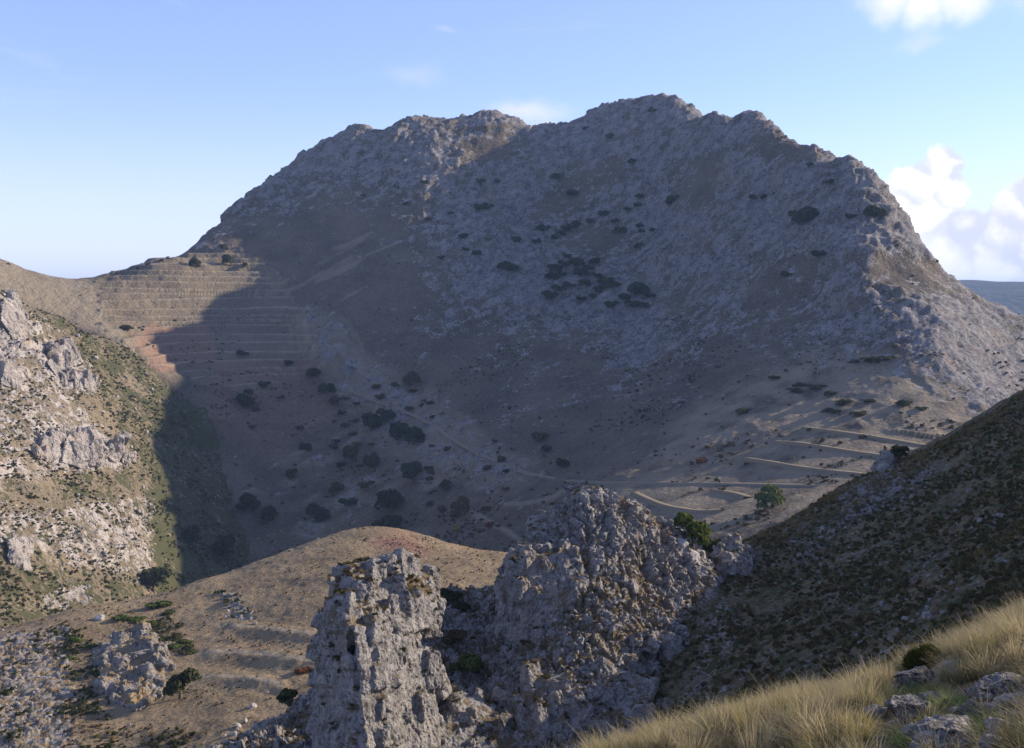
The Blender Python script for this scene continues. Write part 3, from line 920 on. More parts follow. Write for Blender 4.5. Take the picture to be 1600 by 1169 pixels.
def rock_mat(name, scale, lo, mid, hi, bump=0.5, lichen=0.0):
    m, N, b = new_mat(name)
    tc = N.n('ShaderNodeTexCoord')
    oi = N.n('ShaderNodeObjectInfo')
    pos = N.vmath('ADD', tc.outputs['Object'], N.vmath('SCALE', (13.0, 7.0, 5.0), scale=oi.outputs['Random']))
    n1 = N.noise(pos, 2.2 * scale, 6.0, 0.62, 0.5)
    n2 = N.noise(pos, 9.0 * scale, 6.0, 0.68)
    v = N.voro(pos, 5.0 * scale, 'DISTANCE_TO_EDGE')
    c = N.mix(N.step(n2, 0.36, 0.66), lo, mid)
    c = N.mix(N.step(n1, 0.52, 0.66), c, hi)
    c = N.mix(N.math('MULTIPLY', N.step(v, 0.05, 0.0), 0.55), c, (lo[0] * .4, lo[1] * .4, lo[2] * .4))
    if lichen:
        c = N.mix(N.math('MULTIPLY', N.step(N.noise(pos, 5.0 * scale, 5.0, 0.7), 0.56, 0.66), lichen), c, (0.05, 0.048, 0.042))
    c = N.mix(N.math('MULTIPLY', oi.outputs['Random'], 0.30), c, lo)
    N.put(b.inputs['Base Color'], c)
    bp = N.n('ShaderNodeBump')
    bp.inputs['Strength'].default_value = bump
    bp.inputs['Distance'].default_value = 0.12 / scale
    N.put(bp.inputs['Height'], N.math('ADD', N.math('ADD', n2, N.math('MULTIPLY', n1, 0.6)), N.math('MULTIPLY', N.step(v, 0.0, 0.10), 0.5)))
    N.put(b.inputs['Normal'], bp.outputs[0])
    return m


M_STONE = rock_mat('grey_limestone', 1.0, (0.17, 0.155, 0.145), (0.33, 0.30, 0.275), (0.44, 0.39, 0.35))
M_FARSTONE = rock_mat('dull_limestone', 0.4, (0.115, 0.105, 0.098), (0.20, 0.185, 0.17), (0.26, 0.24, 0.22))
M_PALE = rock_mat('pale_limestone', 1.0, (0.28, 0.255, 0.235), (0.46, 0.42, 0.385), (0.58, 0.53, 0.48))
M_FGROCK = rock_mat('lichened_limestone', 1.0, (0.12, 0.11, 0.10), (0.34, 0.31, 0.28), (0.60, 0.53, 0.47), 0.7, 0.6)
M_FGPALE = rock_mat('weathered_white_limestone', 1.0, (0.26, 0.24, 0.225), (0.50, 0.46, 0.42), (0.66, 0.60, 0.55), 0.7, 0.35)

# ------------------------------------------------------------------ mesh builders of things
def quads_mesh(name, C, A, B, smooth_shade=False):
    """one quad per row: centre C with half edges A, B"""
    V = np.stack([C - A - B, C + A - B, C + A + B, C - A + B], 1).reshape(-1, 3)
    return mesh_from(name, V, np.arange(len(V)).reshape(-1, 4), smooth_shade)


def crown_mesh(name, seed, n=900, lobes=7, flat=0.8, leaf=0.07, base=0.18, spread=0.55):
    """crown about 1 wide; leaf sprays on and inside several uneven lobes"""
    rg = np.random.default_rng(seed)
    cs, rs = [], []
    for k in range(lobes):
        a = rg.uniform(0, 2 * np.pi)
        rad = spread * 0.5 * np.sqrt(rg.uniform(0.05, 1))
        cs.append((rad * np.cos(a), rad * np.sin(a), base + flat * rg.uniform(0.22, 0.80)))
        rs.append(rg.uniform(0.13, 0.27))
    cs, rs = np.array(cs), np.array(rs)
    pick = rg.choice(lobes, n, p=rs ** 2 / (rs ** 2).sum())
    d = rg.normal(size=(n, 3))
    d /= np.linalg.norm(d, axis=1, keepdims=True)
    d[:, 2] = np.where(d[:, 2] < -0.3, -d[:, 2] * 0.6, d[:, 2])
    rr = rs[pick] * rg.uniform(0.55, 1.12, n) ** 0.6
    C = cs[pick] + d * rr[:, None] * np.array((1, 1, 0.85))
    C[:, 2] = np.maximum(C[:, 2], 0.03)
    t = np.cross(d, rg.normal(size=(n, 3)))
    t /= np.linalg.norm(t, axis=1, keepdims=True)
    u = np.cross(d + 0.9 * rg.normal(size=(n, 3)), t)
    u /= np.linalg.norm(u, axis=1, keepdims=True)
    s = leaf * rg.uniform(0.5, 1.25, n)[:, None]
    return quads_mesh(name, C, t * s, u * s * 0.6)


def trunk_mesh(name, seed, h=0.5, r=0.035, limbs=4):
    rg = np.random.default_rng(seed)
    V, Fc = [], []

    def tube(pts, rads, k=6):
        o = len(V)
        for p, q in zip(pts, rads):
            for j in range(k):
                a = 2 * math.pi * j / k
                V.append((p[0] + q * math.cos(a), p[1] + q * math.sin(a), p[2]))
        for i in range(len(pts) - 1):
            for j in range(k):
                Fc.append((o + i * k + j, o + i * k + (j + 1) % k, o + (i + 1) * k + (j + 1) % k, o + (i + 1) * k + j))
    bend = rg.uniform(-.05, .05, 2)
    tube([(0, 0, -0.12), (bend[0] * .4, bend[1] * .4, h * .5), (bend[0], bend[1], h)], [r * 1.5, r, r * .7])
    for k in range(limbs):
        a = rg.uniform(0, 6.28)
        L = rg.uniform(.18, .32)
        z0 = h * rg.uniform(.4, .95)
        tube([(bend[0], bend[1], z0), (bend[0] + L * .5 * math.cos(a), bend[1] + L * .5 * math.sin(a), z0 + .10), (bend[0] + L * math.cos(a), bend[1] + L * math.sin(a), z0 + .26)],
             [r * .6, r * .42, r * .15], 5)
    return mesh_from(name, V, Fc)


def ico(sub):
    bm = bmesh.new()
    bmesh.ops.create_icosphere(bm, subdivisions=sub, radius=1.0)
    bm.verts.ensure_lookup_table()
    V = np.array([v.co for v in bm.verts])
    Fc = np.array([[v.index for v in f.verts] for f in bm.faces])
    bm.free()
    return V, Fc


ICO = {k: ico(k) for k in (1, 2, 3, 4)}


def boulder_mesh(name, seed, sub=3, cuts=9, rough=0.10, squash=(1, 1, 0.75), mat=None):
    """angular boulder of half width 1: a ball cut by planes, then roughened"""
    rg = np.random.default_rng(seed)
    V, Fc = ICO[sub]
    V = V.copy()
    n = rg.normal(size=(cuts, 3))
    n /= np.linalg.norm(n, axis=1, keepdims=True)
    h = rg.uniform(0.50, 0.92, cuts)
    for k in range(cuts):
        d = V @ n[k]
        V -= np.maximum(d - h[k], 0)[:, None] * n[k]
    q = V * 2.2 + seed * 3.1
    L = np.linalg.norm(V, axis=1, keepdims=True)
    V = V * (1 + rough * (fbm(q, 3, seed) + 0.8 * fbm(q * 2.5, 3, seed + 5, 0.6, True))[:, None])
    if sub >= 4:
        V = V * (1 + rough * 0.55 * (rock_relief(V, 0.35, seed, 0.8, 2))[:, None])
    V = V / np.abs(V[:, :2]).max() * np.array(squash)
    me = mesh_from(name, V, Fc, False)
    if mat:
        me.materials.append(mat)
    return me


def tuft_mesh(name, seed, n=280, h=0.75, spread=0.30, lean=(0.10, 0.0), w=0.0035, droop=0.35, segs=5, mat=None):
    """a tussock of long grass: curved tapering blades fanning out of one base"""
    rg = np.random.default_rng(seed)
    V = np.zeros((n, segs + 1, 2, 3), F32)
    a = rg.uniform(0, 2 * np.pi, n)
    r0 = spread * 0.45 * np.sqrt(rg.uniform(0, 1, n))
    bx, by = r0 * np.cos(a), r0 * np.sin(a)
    a2 = a + rg.normal(0, 0.6, n)
    out = rg.uniform(0.15, 1.0, n) * spread * 1.5
    hh = h * np.where(rg.uniform(0, 1, n) < 0.10, rg.uniform(1.0, 1.35, n), rg.uniform(0.35, 1.0, n)) * (1 - 0.30 * (out / (spread * 1.5)))
    dr = droop * rg.uniform(0, 1.3, n)
    ww = w * rg.uniform(0.6, 1.5, n)
    sx, sy = -np.sin(a2 + rg.uniform(-1, 1, n)), np.cos(a2 + rg.uniform(-1, 1, n))
    tip = np.zeros((n, segs + 1, 2), F32)
    for k in range(segs + 1):
        t = k / segs
        x = bx + (out * (t ** 1.35) + dr * h * 0.5 * t ** 3) * np.cos(a2) + lean[0] * h * t ** 1.6
        y = by + (out * (t ** 1.35) + dr * h * 0.5 * t ** 3) * np.sin(a2) + lean[1] * h * t ** 1.6
        z = hh * (t - dr * 0.45 * t ** 3) - 0.03
        q = ww * (1 - 0.85 * t)
        V[:, k, 0] = np.stack([x - sx * q, y - sy * q, z], 1)
        V[:, k, 1] = np.stack([x + sx * q, y + sy * q, z], 1)
        tip[:, k, :] = t
    i = np.arange(n * (segs + 1) * 2).reshape(n, segs + 1, 2)
    Fc = np.stack([i[:, :-1, 0], i[:, :-1, 1], i[:, 1:, 1], i[:, 1:, 0]], -1).reshape(-1, 4)
    me = mesh_from(name, V.reshape(-1, 3), Fc)
    at = me.attributes.new('tip', 'FLOAT', 'POINT')
    at.data.foreach_set('value', tip.ravel())
    if mat:
        me.materials.append(mat)
    return me


def grass_mat(name, base, mid, tipc, trans=0.35):
    m, N, b = new_mat(name)
    at = N.n('ShaderNodeAttribute', attribute_name='tip')
    geo = N.n('ShaderNodeNewGeometry')
    t = at.outputs['Fac']
    rnd = geo.outputs['Random Per Island']
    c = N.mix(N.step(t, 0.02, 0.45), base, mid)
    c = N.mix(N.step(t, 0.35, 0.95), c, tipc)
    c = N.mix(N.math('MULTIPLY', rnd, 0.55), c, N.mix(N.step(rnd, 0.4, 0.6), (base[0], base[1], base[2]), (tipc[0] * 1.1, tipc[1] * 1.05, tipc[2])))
    oi = N.n('ShaderNodeObjectInfo')
    c = N.mix(N.math('MULTIPLY', oi.outputs['Random'], 0.45), c, (mid[0] * .75, mid[1] * .85, mid[2] * .8))
    N.put(b.inputs['Base Color'], c)
    b.inputs['Roughness'].default_value = 0.7
    tr = N.n('ShaderNodeBsdfTranslucent')
    N.put(tr.inputs['Color'], c)
    mx = N.n('ShaderNodeMixShader')
    mx.inputs[0].default_value = trans
    out = [n for n in m.node_tree.nodes if n.type == 'OUTPUT_MATERIAL'][0]
    m.node_tree.links.new(b.outputs[0], mx.inputs[1])
    m.node_tree.links.new(tr.outputs[0], mx.inputs[2])
    m.node_tree.links.new(mx.outputs[0], out.inputs['Surface'])
    return m


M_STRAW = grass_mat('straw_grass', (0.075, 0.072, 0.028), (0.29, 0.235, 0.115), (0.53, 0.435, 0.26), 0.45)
M_OLIVEG = grass_mat('olive_grass', (0.06, 0.07, 0.02), (0.23, 0.205, 0.07), (0.47, 0.37, 0.17), 0.45)
M_FRESH = grass_mat('fresh_green_grass', (0.04, 0.06, 0.015), (0.09, 0.135, 0.03), (0.19, 0.22, 0.07))
M_DARKG = grass_mat('dark_grass', (0.02, 0.025, 0.01), (0.07, 0.07, 0.03), (0.20, 0.16, 0.08))

# ------------------------------------------------------------------ placing
dg = bpy.context.evaluated_depsgraph_get()
dg.update()


def hit(px, py, names=None):
    """where the line of sight through (px, py) meets the ground"""
    o = Vector((0, 0, EYE))
    d = (Vector(P(px, py, 1000.0)) - o).normalized()
    start = o + d * 2.0
    for _ in range(6):
        ok, loc, nor, idx, ob, _m = sc.ray_cast(dg, start, d)
        if not ok:
            return None
        if names is None or ob.name in names:
            return loc, nor
        start = loc + d * 0.5
    return None


rnd = random.Random(4)


def thing(name, label, cat, loc, rot=0.0, scale=(1, 1, 1), group=None, mesh=None):
    o = bpy.data.objects.new(name, mesh)
    col.objects.link(o)
    o.location = loc
    o.rotation_euler = (0, 0, rot)
    o.scale = scale
    o['label'] = label
    o['category'] = cat
    if group:
        o['group'] = group
    return o


def crag_from_hulls(name, label, hulls, voxel=0.24, size=1.5, amp=0.5, seed=1, tall=1.6, rockv=0.85, group=None, mat=None, blocks=90, shrink=0.0):
    bm = bmesh.new()
    rg = np.random.default_rng(seed)
    for pts, back, drop in hulls:
        vs = []
        for q in pts:
            x, y, z = P(*q)
            vs.append(bm.verts.new((x, y, z)))
            vs.append(bm.verts.new((x * (1 + back / y * 0.5), y + back, z - drop)))
        r = bmesh.ops.convex_hull(bm, input=vs)
        bmesh.ops.delete(bm, geom=[g for g in r['geom_interior'] if isinstance(g, bmesh.types.BMVert)], context='VERTS')
    # joint-bounded blocks set into the surface: angular, roughly parallel, of many sizes
    faces = [f for f in bm.faces]
    ar = np.array([f.calc_area() for f in faces])
    tilt = Matrix.Rotation(rg.uniform(-.25, .25), 3, 'X') @ Matrix.Rotation(rg.uniform(-.3, .3), 3, 'Y') @ Matrix.Rotation(math.radians(-48) + rg.normal(0, .12), 3, 'Z')
    for k in rg.choice(len(faces), blocks, p=ar / ar.sum()):
        vs = [v.co for v in faces[k].verts]
        w = rg.dirichlet(np.ones(len(vs)))
        c = sum((v * float(q) for v, q in zip(vs, w)), Vector())
        s = size * (0.35 + 1.15 * rg.uniform() ** 2.2)
        hx, hy, hz = s * rg.uniform(.55, 1.0), s * rg.uniform(.5, .9), s * tall * rg.uniform(.5, 1.0)
        R = tilt @ Matrix.Rotation(rg.normal(0, .16), 3, 'X') @ Matrix.Rotation(rg.normal(0, .16), 3, 'Y') @ Matrix.Rotation(rg.normal(0, .3), 3, 'Z')
        nv = []
        for ix in (-1, 1):
            for iy in (-1, 1):
                for iz in (-1, 1):
                    tp = 1.0 if iz < 0 else rg.uniform(.45, .95)
                    nv.append(bm.verts.new(c + R @ Vector((ix * hx * tp, iy * hy * tp, iz * hz * rg.uniform(.75, 1.0)))))
        bmesh.ops.convex_hull(bm, input=nv)
    me = bpy.data.meshes.new(name)
    bm.to_mesh(me)
    bm.free()
    tmp = bpy.data.objects.new('tmp', me)
    col.objects.link(tmp)
    md = tmp.modifiers.new('r', 'REMESH')
    md.mode = 'VOXEL'
    md.voxel_size = voxel
    ev = tmp.evaluated_get(bpy.context.evaluated_depsgraph_get())
    m2 = ev.to_mesh()
    n = len(m2.vertices)
    V = np.zeros(n * 3, F32)
    m2.vertices.foreach_get('co', V)
    Nn = np.zeros(n * 3, F32)
    m2.vertices.foreach_get('normal', Nn)
    V, Nn = V.reshape(-1, 3), Nn.reshape(-1, 3)
    Fc = np.array([list(p.vertices) for p in m2.polygons if len(p.vertices) == 4])
    ev.to_mesh_clear()
    bpy.data.objects.remove(tmp)
    big = fbm(V / (size * 3.2), 3, seed + 3)
    rel = 0.85 * rock_relief(V, size * 1.9, seed, tall, 2, 0.6) + 0.30 * rock_relief(V, size * 0.55, seed + 50, tall * 0.8, 2, 0.5)
    # shallow vertical ribs and ledges so that hull faces never stay flat
    led = fbm(np.stack([V[:, 0] / (size * 1.2), V[:, 1] / (size * 1.2), V[:, 2] / (size * 4.5)], 1), 4, seed + 9, 0.55, True)
    dsp = 0.45 * amp * (rel + 0.3 * led) + size * 0.18 * big
    V2 = V + Nn * dsp[:, None]
    V2 = V2 + 0.05 * size * np.stack([fbm(V / 0.5, 2, seed + 20), fbm(V / 0.5, 2, seed + 21), fbm(V / 0.5, 2, seed + 22)], 1)
    c = V2.mean(0)
    base = np.array((c[0], c[1], V2[:, 2].min()))
    me2 = mesh_from(name, V2 - base, Fc, False)
    zn = zone_arr(n)
    ledge = smooth(fbm(np.stack([V[:, 0] / 5.0, V[:, 1] / 5.0, V[:, 2] / 1.3], 1), 3, seed + 40), 0.05, 0.35) * smooth(Nn[:, 2], 0.15, 0.5)
    zn[:, 0] = np.clip(rockv - 0.42 * smooth(Nn[:, 2], 0.5, 0.9) * smooth(-rel, -0.3, 0.4) - 0.38 * ledge * (rockv < 0.99), 0, 1)
    zn[:, 1] = 0.12 + 0.15 * smooth(Nn[:, 2], 0.5, 0.9)
    set_zone(me2, zn)
    me2.materials.append(mat or M_CRAG)
    o = thing(name, label, 'crag', tuple(base), 0, (1, 1, 1), group, me2)
    return o


# ------------------------------------------------------------------ crags
M_SLAB = terrain_mat('pale_slab', 0.34, 0.5, rock_a=(0.46, 0.42, 0.385), rock_b=(0.30, 0.275, 0.25), streak=0.25)
for (lab, seed, hl, nb, sz) in [
        ('rocky knob of grey blocks right below the crag summit', 101, [(960, 830, 149.5), (1000, 826, 151), (1010, 862, 148.5), (985, 880, 147), (958, 862, 147.5)], 46, 0.9),
        ('grey rock spine running down the middle of the crag', 103, [(925, 860, 146.5), (960, 870, 146.5), (985, 920, 143.5), (975, 945, 141), (940, 920, 142.5)], 44, 0.9),
        ('stack of upright grey blocks under the ribbed cliff', 105, [(905, 985, 136.5), (960, 975, 138), (972, 1010, 135.5), (930, 1035, 132.5), (895, 1020, 132.5)], 50, 0.9),
        ('shaded grey outcrop on the left wall of the gully', 107, [(790, 1010, 138.5), (835, 1005, 138.5), (850, 1040, 134), (820, 1062, 131), (788, 1050, 133)], 46, 0.9),
        ('broken rock saddle joining the pillar to the larger crag', 108, [(655, 1085, 119), (715, 1112, 121), (795, 1095, 125.5), (815, 1150, 120), (805, 1290, 112), (672, 1290, 109)], 110, 1.1),
        ('shaded broken rocks low in the gully', 109, [(690, 1080, 131), (750, 1100, 129.5), (770, 1150, 124.5), (720, 1180, 121.5), (680, 1140, 124)], 60, 1.0),
        ('loose grey blocks at the head of the gully', 111, [(735, 965, 148.5), (775, 970, 147.5), (782, 1005, 142.5), (745, 1012, 141.5)], 40, 0.8),
        ('small grey outcrop on the right flank below the pale slab', 113, [(1040, 930, 147.5), (1075, 925, 149), (1085, 955, 147), (1055, 968, 144.5)], 30, 0.8),
        ('tilted grey ribs on the lower right flank of the crag', 115, [(1030, 1050, 133), (1060, 1040, 135), (1075, 1075, 132.5), (1045, 1090, 130)], 34, 0.8)]:
    crag_from_hulls('rock_crag', lab, [(hl, 4, 1.5)], voxel=0.2, size=sz, amp=0.4, seed=seed, tall=1.8, blocks=nb)
crag_from_hulls('rock_crag', 'free-standing grey limestone pillar with broken sunlit top, left of the gully', [
    ([(516, 905, 114), (530, 884, 117), (560, 874, 119.5), (600, 868, 121.5), (615, 900, 120), (612, 985, 111.5), (545, 980, 105.5), (512, 935, 112.5)], 7, 3),
    ([(600, 872, 121.5), (640, 886, 123), (676, 900, 124), (684, 945, 121.5), (674, 980, 118.5), (625, 992, 112.5), (606, 930, 116)], 7, 3),
    ([(505, 945, 114.5), (538, 958, 106.5), (545, 1035, 105.5), (510, 1060, 113), (491, 1070, 116), (498, 1000, 117)], 9, 4),
    ([(492, 1050, 116), (530, 1040, 107.5), (566, 1090, 103.3), (556, 1169, 103.5), (584, 1230, 100.8), (570, 1290, 100.5), (505, 1290, 110), (489, 1169, 115)], 9, 4),
    ([(552, 975, 105.5), (600, 985, 108.5), (640, 1000, 113.5), (640, 1070, 112.5), (630, 1169, 110.5), (625, 1290, 107), (590, 1290, 101), (574, 1080, 104.3)], 9, 4),
    ([(630, 1020, 113.5), (668, 1008, 118), (670, 1090, 116), (690, 1169, 114.5), (690, 1290, 111), (620, 1290, 107), (622, 1120, 111)], 7, 3)],
    blocks=420,
    voxel=0.22, seed=11, size=1.15, tall=1.5)
crag_from_hulls('rock_crag', 'ribbed grey cliff with jagged flat top, below and left of the crag summit', [
    ([(797, 876, 139), (830, 868, 140), (880, 864, 140.5), (906, 868, 141), (913, 905, 140), (906, 938, 138.5), (890, 975, 136.5), (865, 1010, 135), (800, 1010, 137), (776, 985, 140), (783, 915, 141)], 9, 1.5)],
    voxel=0.22, size=0.95, seed=21, tall=2.0, blocks=170)
crag_from_hulls('rock_crag', 'shadowed blue-grey cliff under the rounded crag summit', [
    ([(842, 838, 149), (853, 815, 150), (883, 793, 151.5), (925, 772, 153.5), (965, 786, 153), (955, 820, 150), (900, 838, 148), (870, 862, 147.5), (846, 864, 148.5)], 8, 3)],
    voxel=0.25, size=1.4, seed=31, tall=1.8)
crag_from_hulls('rock_crag', 'pale sunlit rock slab on the right shoulder of the crag', [
    ([(1062, 842, 156.5), (1096, 868, 157), (1099, 905, 155), (1075, 915, 152.8), (1046, 882, 153.6)], 6, 2)],
    voxel=0.25, size=1.7, amp=0.35, seed=41, rockv=1.0, blocks=22, mat=M_SLAB)
crag_from_hulls('rock_crag', 'grey outcrop of upright blocks halfway down the crag slope', [
    ([(885, 934, 139.5), (950, 928, 140.5), (962, 960, 138), (942, 985, 136), (890, 980, 136)], 4, 1)], voxel=0.22, size=1.0, seed=51, tall=1.9, blocks=45)
crag_from_hulls('rock_crag', 'small ribbed outcrop on the stony right flank of the crag', [
    ([(985, 1016, 134), (990, 990, 136), (1022, 988, 136), (1030, 1018, 133.5)], 3.5, 0.5), ([(1036, 998, 136.5), (1074, 1000, 137.5), (1078, 1020, 136), (1045, 1022, 135)], 3, 0.5)],
    voxel=0.2, size=0.9, amp=0.5, seed=61, tall=1.9, blocks=40)
crag_from_hulls('rock_crag', 'long dark cliff band with sharp right end at the foot of the crag', [
    ([(852, 1064, 125.5), (900, 1050, 127.5), (980, 1052, 128), (1020, 1064, 127.5), (1023, 1105, 123.5), (1010, 1132, 122), (930, 1170, 118.5), (850, 1190, 118), (838, 1105, 122.5)], 5, 1)],
    voxel=0.22, size=0.95, seed=71, tall=2.1, blocks=170)
crag_from_hulls('rock_crag', 'narrow rock rib with sunlit tip left of the lower cliff band', [
    ([(806, 1122, 121.5), (822, 1064, 125), (845, 1052, 126), (854, 1070, 125), (850, 1120, 121.5), (845, 1220, 116.5), (815, 1220, 116.5)], 4, 1)],
    voxel=0.22, size=1.0, seed=81, tall=2.2, blocks=45)
crag_from_hulls('rock_crag', 'lumpy grey outcrop on the saddle where the scrub hillside meets the crag', [
    ([(1114, 885, 160), (1120, 858, 164), (1150, 850, 165), (1176, 862, 165), (1178, 886, 161), (1145, 900, 158)], 5, 1)], voxel=0.25, size=1.1, seed=91, blocks=50)
crag_from_hulls('rock_crag', 'tilted grey slab on the crest of the dark scrub hillside', [
    ([(1366, 748, 199), (1378, 730, 201), (1396, 722, 202), (1398, 735, 200), (1376, 756, 197)], 4, 1)], voxel=0.3, size=1.6, amp=0.4, seed=95, blocks=14)
# outcrops on the sunlit hillside to the left
LO = [([(72, 566), (92, 538), (106, 540), (108, 575), (96, 600)], 20, 'tall pointed limestone fin on the sunlit left hillside'),
      ([(104, 590), (112, 572), (134, 575), (148, 600), (150, 615), (120, 605)], 12, 'low broken rocks trailing down from the pointed fin'),
      ([(0, 600), (4, 578), (30, 572), (40, 592), (20, 606)], 12, 'grey outcrop at the left picture edge below the fin'),
      ([(0, 500), (5, 462), (20, 470), (38, 492), (48, 520), (20, 530)], 14, 'steep rock ribs at the top left corner of the hillside'),
      ([(55, 708), (70, 682), (90, 678), (95, 710), (75, 724)], 11, 'leftmost block of the rock row in mid hillside'),
      ([(95, 722), (104, 680), (130, 676), (138, 705), (128, 732)], 11, 'largest block of the rock row in mid hillside'),
      ([(138, 712), (146, 684), (158, 684), (165, 712), (152, 724)], 9, 'third block of the rock row in mid hillside'),
      ([(168, 714), (174, 690), (184, 688), (188, 710), (178, 722)], 8, 'upright boulder near the right end of the rock row'),
      ([(190, 722), (193, 708), (202, 706), (203, 720), (197, 726)], 6, 'small boulder ending the rock row on its right'),
      ([(10, 870), (16, 842), (34, 838), (44, 862), (30, 882)], 12, 'rounded outcrop low at the left edge of the sunlit hillside')]
for i, (pl, back, lab) in enumerate(LO):
    lo, up = max(q[1] for q in pl), min(q[1] for q in pl)
    pts = []
    for (a, b2) in pl:
        h = hit(a, b2, ('left_hillside',)) or hit(a, b2 + 12, ('left_hillside',))
        pts.append((a, b2, (h[0].y if h else 740) - 2 - 8 * (lo - b2) / (lo - up)))
    crag_from_hulls('rock_outcrop', lab, [(pts, back, 3)], voxel=0.75, size=4.0, amp=1.7, seed=200 + i * 7, tall=2.0, rockv=0.95, mat=M_LEFT, blocks=16,
                    group='outcrops on the sunlit left hillside')
pts = []
for (a, b2, f) in [(148, 1042, 1), (172, 1006, 3), (222, 988, 4), (250, 1018, 4), (258, 1078, 2), (215, 1112, 0.5), (168, 1092, 1)]:
    h = hit(a, b2, ('grassy_knoll',))
    pts.append((a, b2, h[0].y - f))
crag_from_hulls('rock_outcrop', 'rugged shadowed rock outcrop beside the single tree on the knoll flank', [(pts, 9, 2)], voxel=0.4, size=2.0, amp=1.15, seed=311, tall=1.3, rockv=0.72, mat=M_KNOLL, blocks=130)
dg = bpy.context.evaluated_depsgraph_get()
dg.update()

# ------------------------------------------------------------------ scattered ground cover (nobody could count it)
def cover(name, label, cat, mesh_objs, pts, scl, tilt, seed):
    """instances of small clumps at many points, as one object"""
    pc = bpy.data.collections.new(name + '_kinds')
    for k, me in enumerate(mesh_objs):
        o = bpy.data.objects.new(name + '_kind', me)
        pc.objects.link(o)
    rg = np.random.default_rng(seed)
    n = len(pts)
    me = bpy.data.meshes.new(name)
    me.vertices.add(n)
    me.vertices.foreach_set('co', np.asarray(pts, F32).ravel())
    a = me.attributes.new('sc', 'FLOAT_VECTOR', 'POINT')
    s = np.asarray(scl, F32)
    s3 = np.stack([s * rg.uniform(.8, 1.25, n), s * rg.uniform(.8, 1.25, n), s * rg.uniform(.75, 1.25, n)], 1).astype(F32)
    a.data.foreach_set('vector', s3.ravel())
    r = me.attributes.new('ro', 'FLOAT_VECTOR', 'POINT')
    rot = np.stack([rg.normal(0, tilt, n), rg.normal(0, tilt, n), rg.uniform(0, 6.28, n)], 1).astype(F32)
    r.data.foreach_set('vector', rot.ravel())
    ng = bpy.data.node_groups.new(name, 'GeometryNodeTree')
    ng.interface.new_socket('Geometry', in_out='INPUT', socket_type='NodeSocketGeometry')
    ng.interface.new_socket('Geometry', in_out='OUTPUT', socket_type='NodeSocketGeometry')
    gi = ng.nodes.new('NodeGroupInput')
    go = ng.nodes.new('NodeGroupOutput')
    ci = ng.nodes.new('GeometryNodeCollectionInfo')
    ci.inputs['Collection'].default_value = pc
    ci.inputs['Separate Children'].default_value = True
    ci.inputs['Reset Children'].default_value = True
    ip = ng.nodes.new('GeometryNodeInstanceOnPoints')
    ip.inputs['Pick Instance'].default_value = True
    na = ng.nodes.new('GeometryNodeInputNamedAttribute')
    na.data_type = 'FLOAT_VECTOR'
    na.inputs[0].default_value = 'sc'
    nr = ng.nodes.new('GeometryNodeInputNamedAttribute')
    nr.data_type = 'FLOAT_VECTOR'
    nr.inputs[0].default_value = 'ro'
    ri = ng.nodes.new('FunctionNodeRandomValue')
    ri.data_type = 'INT'
    ri.inputs[4].default_value = 0
    ri.inputs[5].default_value = len(mesh_objs) - 1
    L = ng.links.new
    L(gi.outputs[0], ip.inputs['Points'])
    L(ci.outputs[0], ip.inputs['Instance'])
    L(ri.outputs[2], ip.inputs['Instance Index'])
    L(nr.outputs[0], ip.inputs['Rotation'])
    L(na.outputs[0], ip.inputs['Scale'])
    L(ip.outputs[0], go.inputs[0])
    o = bpy.data.objects.new(name, me)
    col.objects.link(o)
    md = o.modifiers.new('scatter', 'NODES')
    md.node_group = ng
    o['kind'] = 'stuff'
    o['label'] = label
    o['category'] = cat
    return o


def scrub_mesh(name, seed, mat, n=70, leaf=0.16, flat=0.55):
    me = crown_mesh(name, seed, n, 4, flat, leaf, -0.05, 0.75)
    me.materials.append(mat)
    return me


SCR = [scrub_mesh('scrub_clump', 500 + k, M_SCRUB) for k in range(4)]
SCRB = [scrub_mesh('scrub_clump', 520 + k, M_BROWN) for k in range(2)]
SCRG = [scrub_mesh('scrub_clump', 530 + k, M_OLIVE) for k in range(3)]
TUS = [tuft_mesh('tussock', 540 + k, 46, 0.8, 0.55, (0, 0), 0.03, 0.5, 2, M_DRY) for k in range(3)]
STO = [boulder_mesh('loose_stone', 560 + k, 2, 8, 0.08, (1, 0.8, 0.62), M_STONE) for k in range(5)]
STM = [boulder_mesh('loose_block', 580 + k, 2, 8, 0.08, (1, 0.8, 0.62), M_FARSTONE) for k in range(4)]
STP = [boulder_mesh('loose_stone', 570 + k, 2, 8, 0.08, (1, 0.75, 0.6), M_PALE) for k in range(3)]


def sample(ob, n, seed, weight, right=1680):
    """random surface points of a landform inside the view, weighted by weight(px, py, zone, slope)"""
    me = ob.data
    k = len(me.vertices)
    V = np.zeros(k * 3, F32)
    me.vertices.foreach_get('co', V)
    V = V.reshape(-1, 3)
    Z = np.zeros(k * 4, F32)
    me.color_attributes['zone'].data.foreach_get('color', Z)
    Z = Z.reshape(-1, 4)
    px, py = project(V[:, 0], V[:, 1], V[:, 2])
    w = weight(px, py, Z, V) * ((px > -80) & (px < right) & ((py < 1230) | (right > 1680)))
    w = np.maximum(w, 0)
    rg = np.random.default_rng(seed)
    n = min(n, int((w > 0).sum()))
    i = rg.choice(k, n, p=w / w.sum(), replace=False)
    return V[i], np.hypot(V[i, 0], V[i, 1])


rg0 = np.random.default_rng(77)
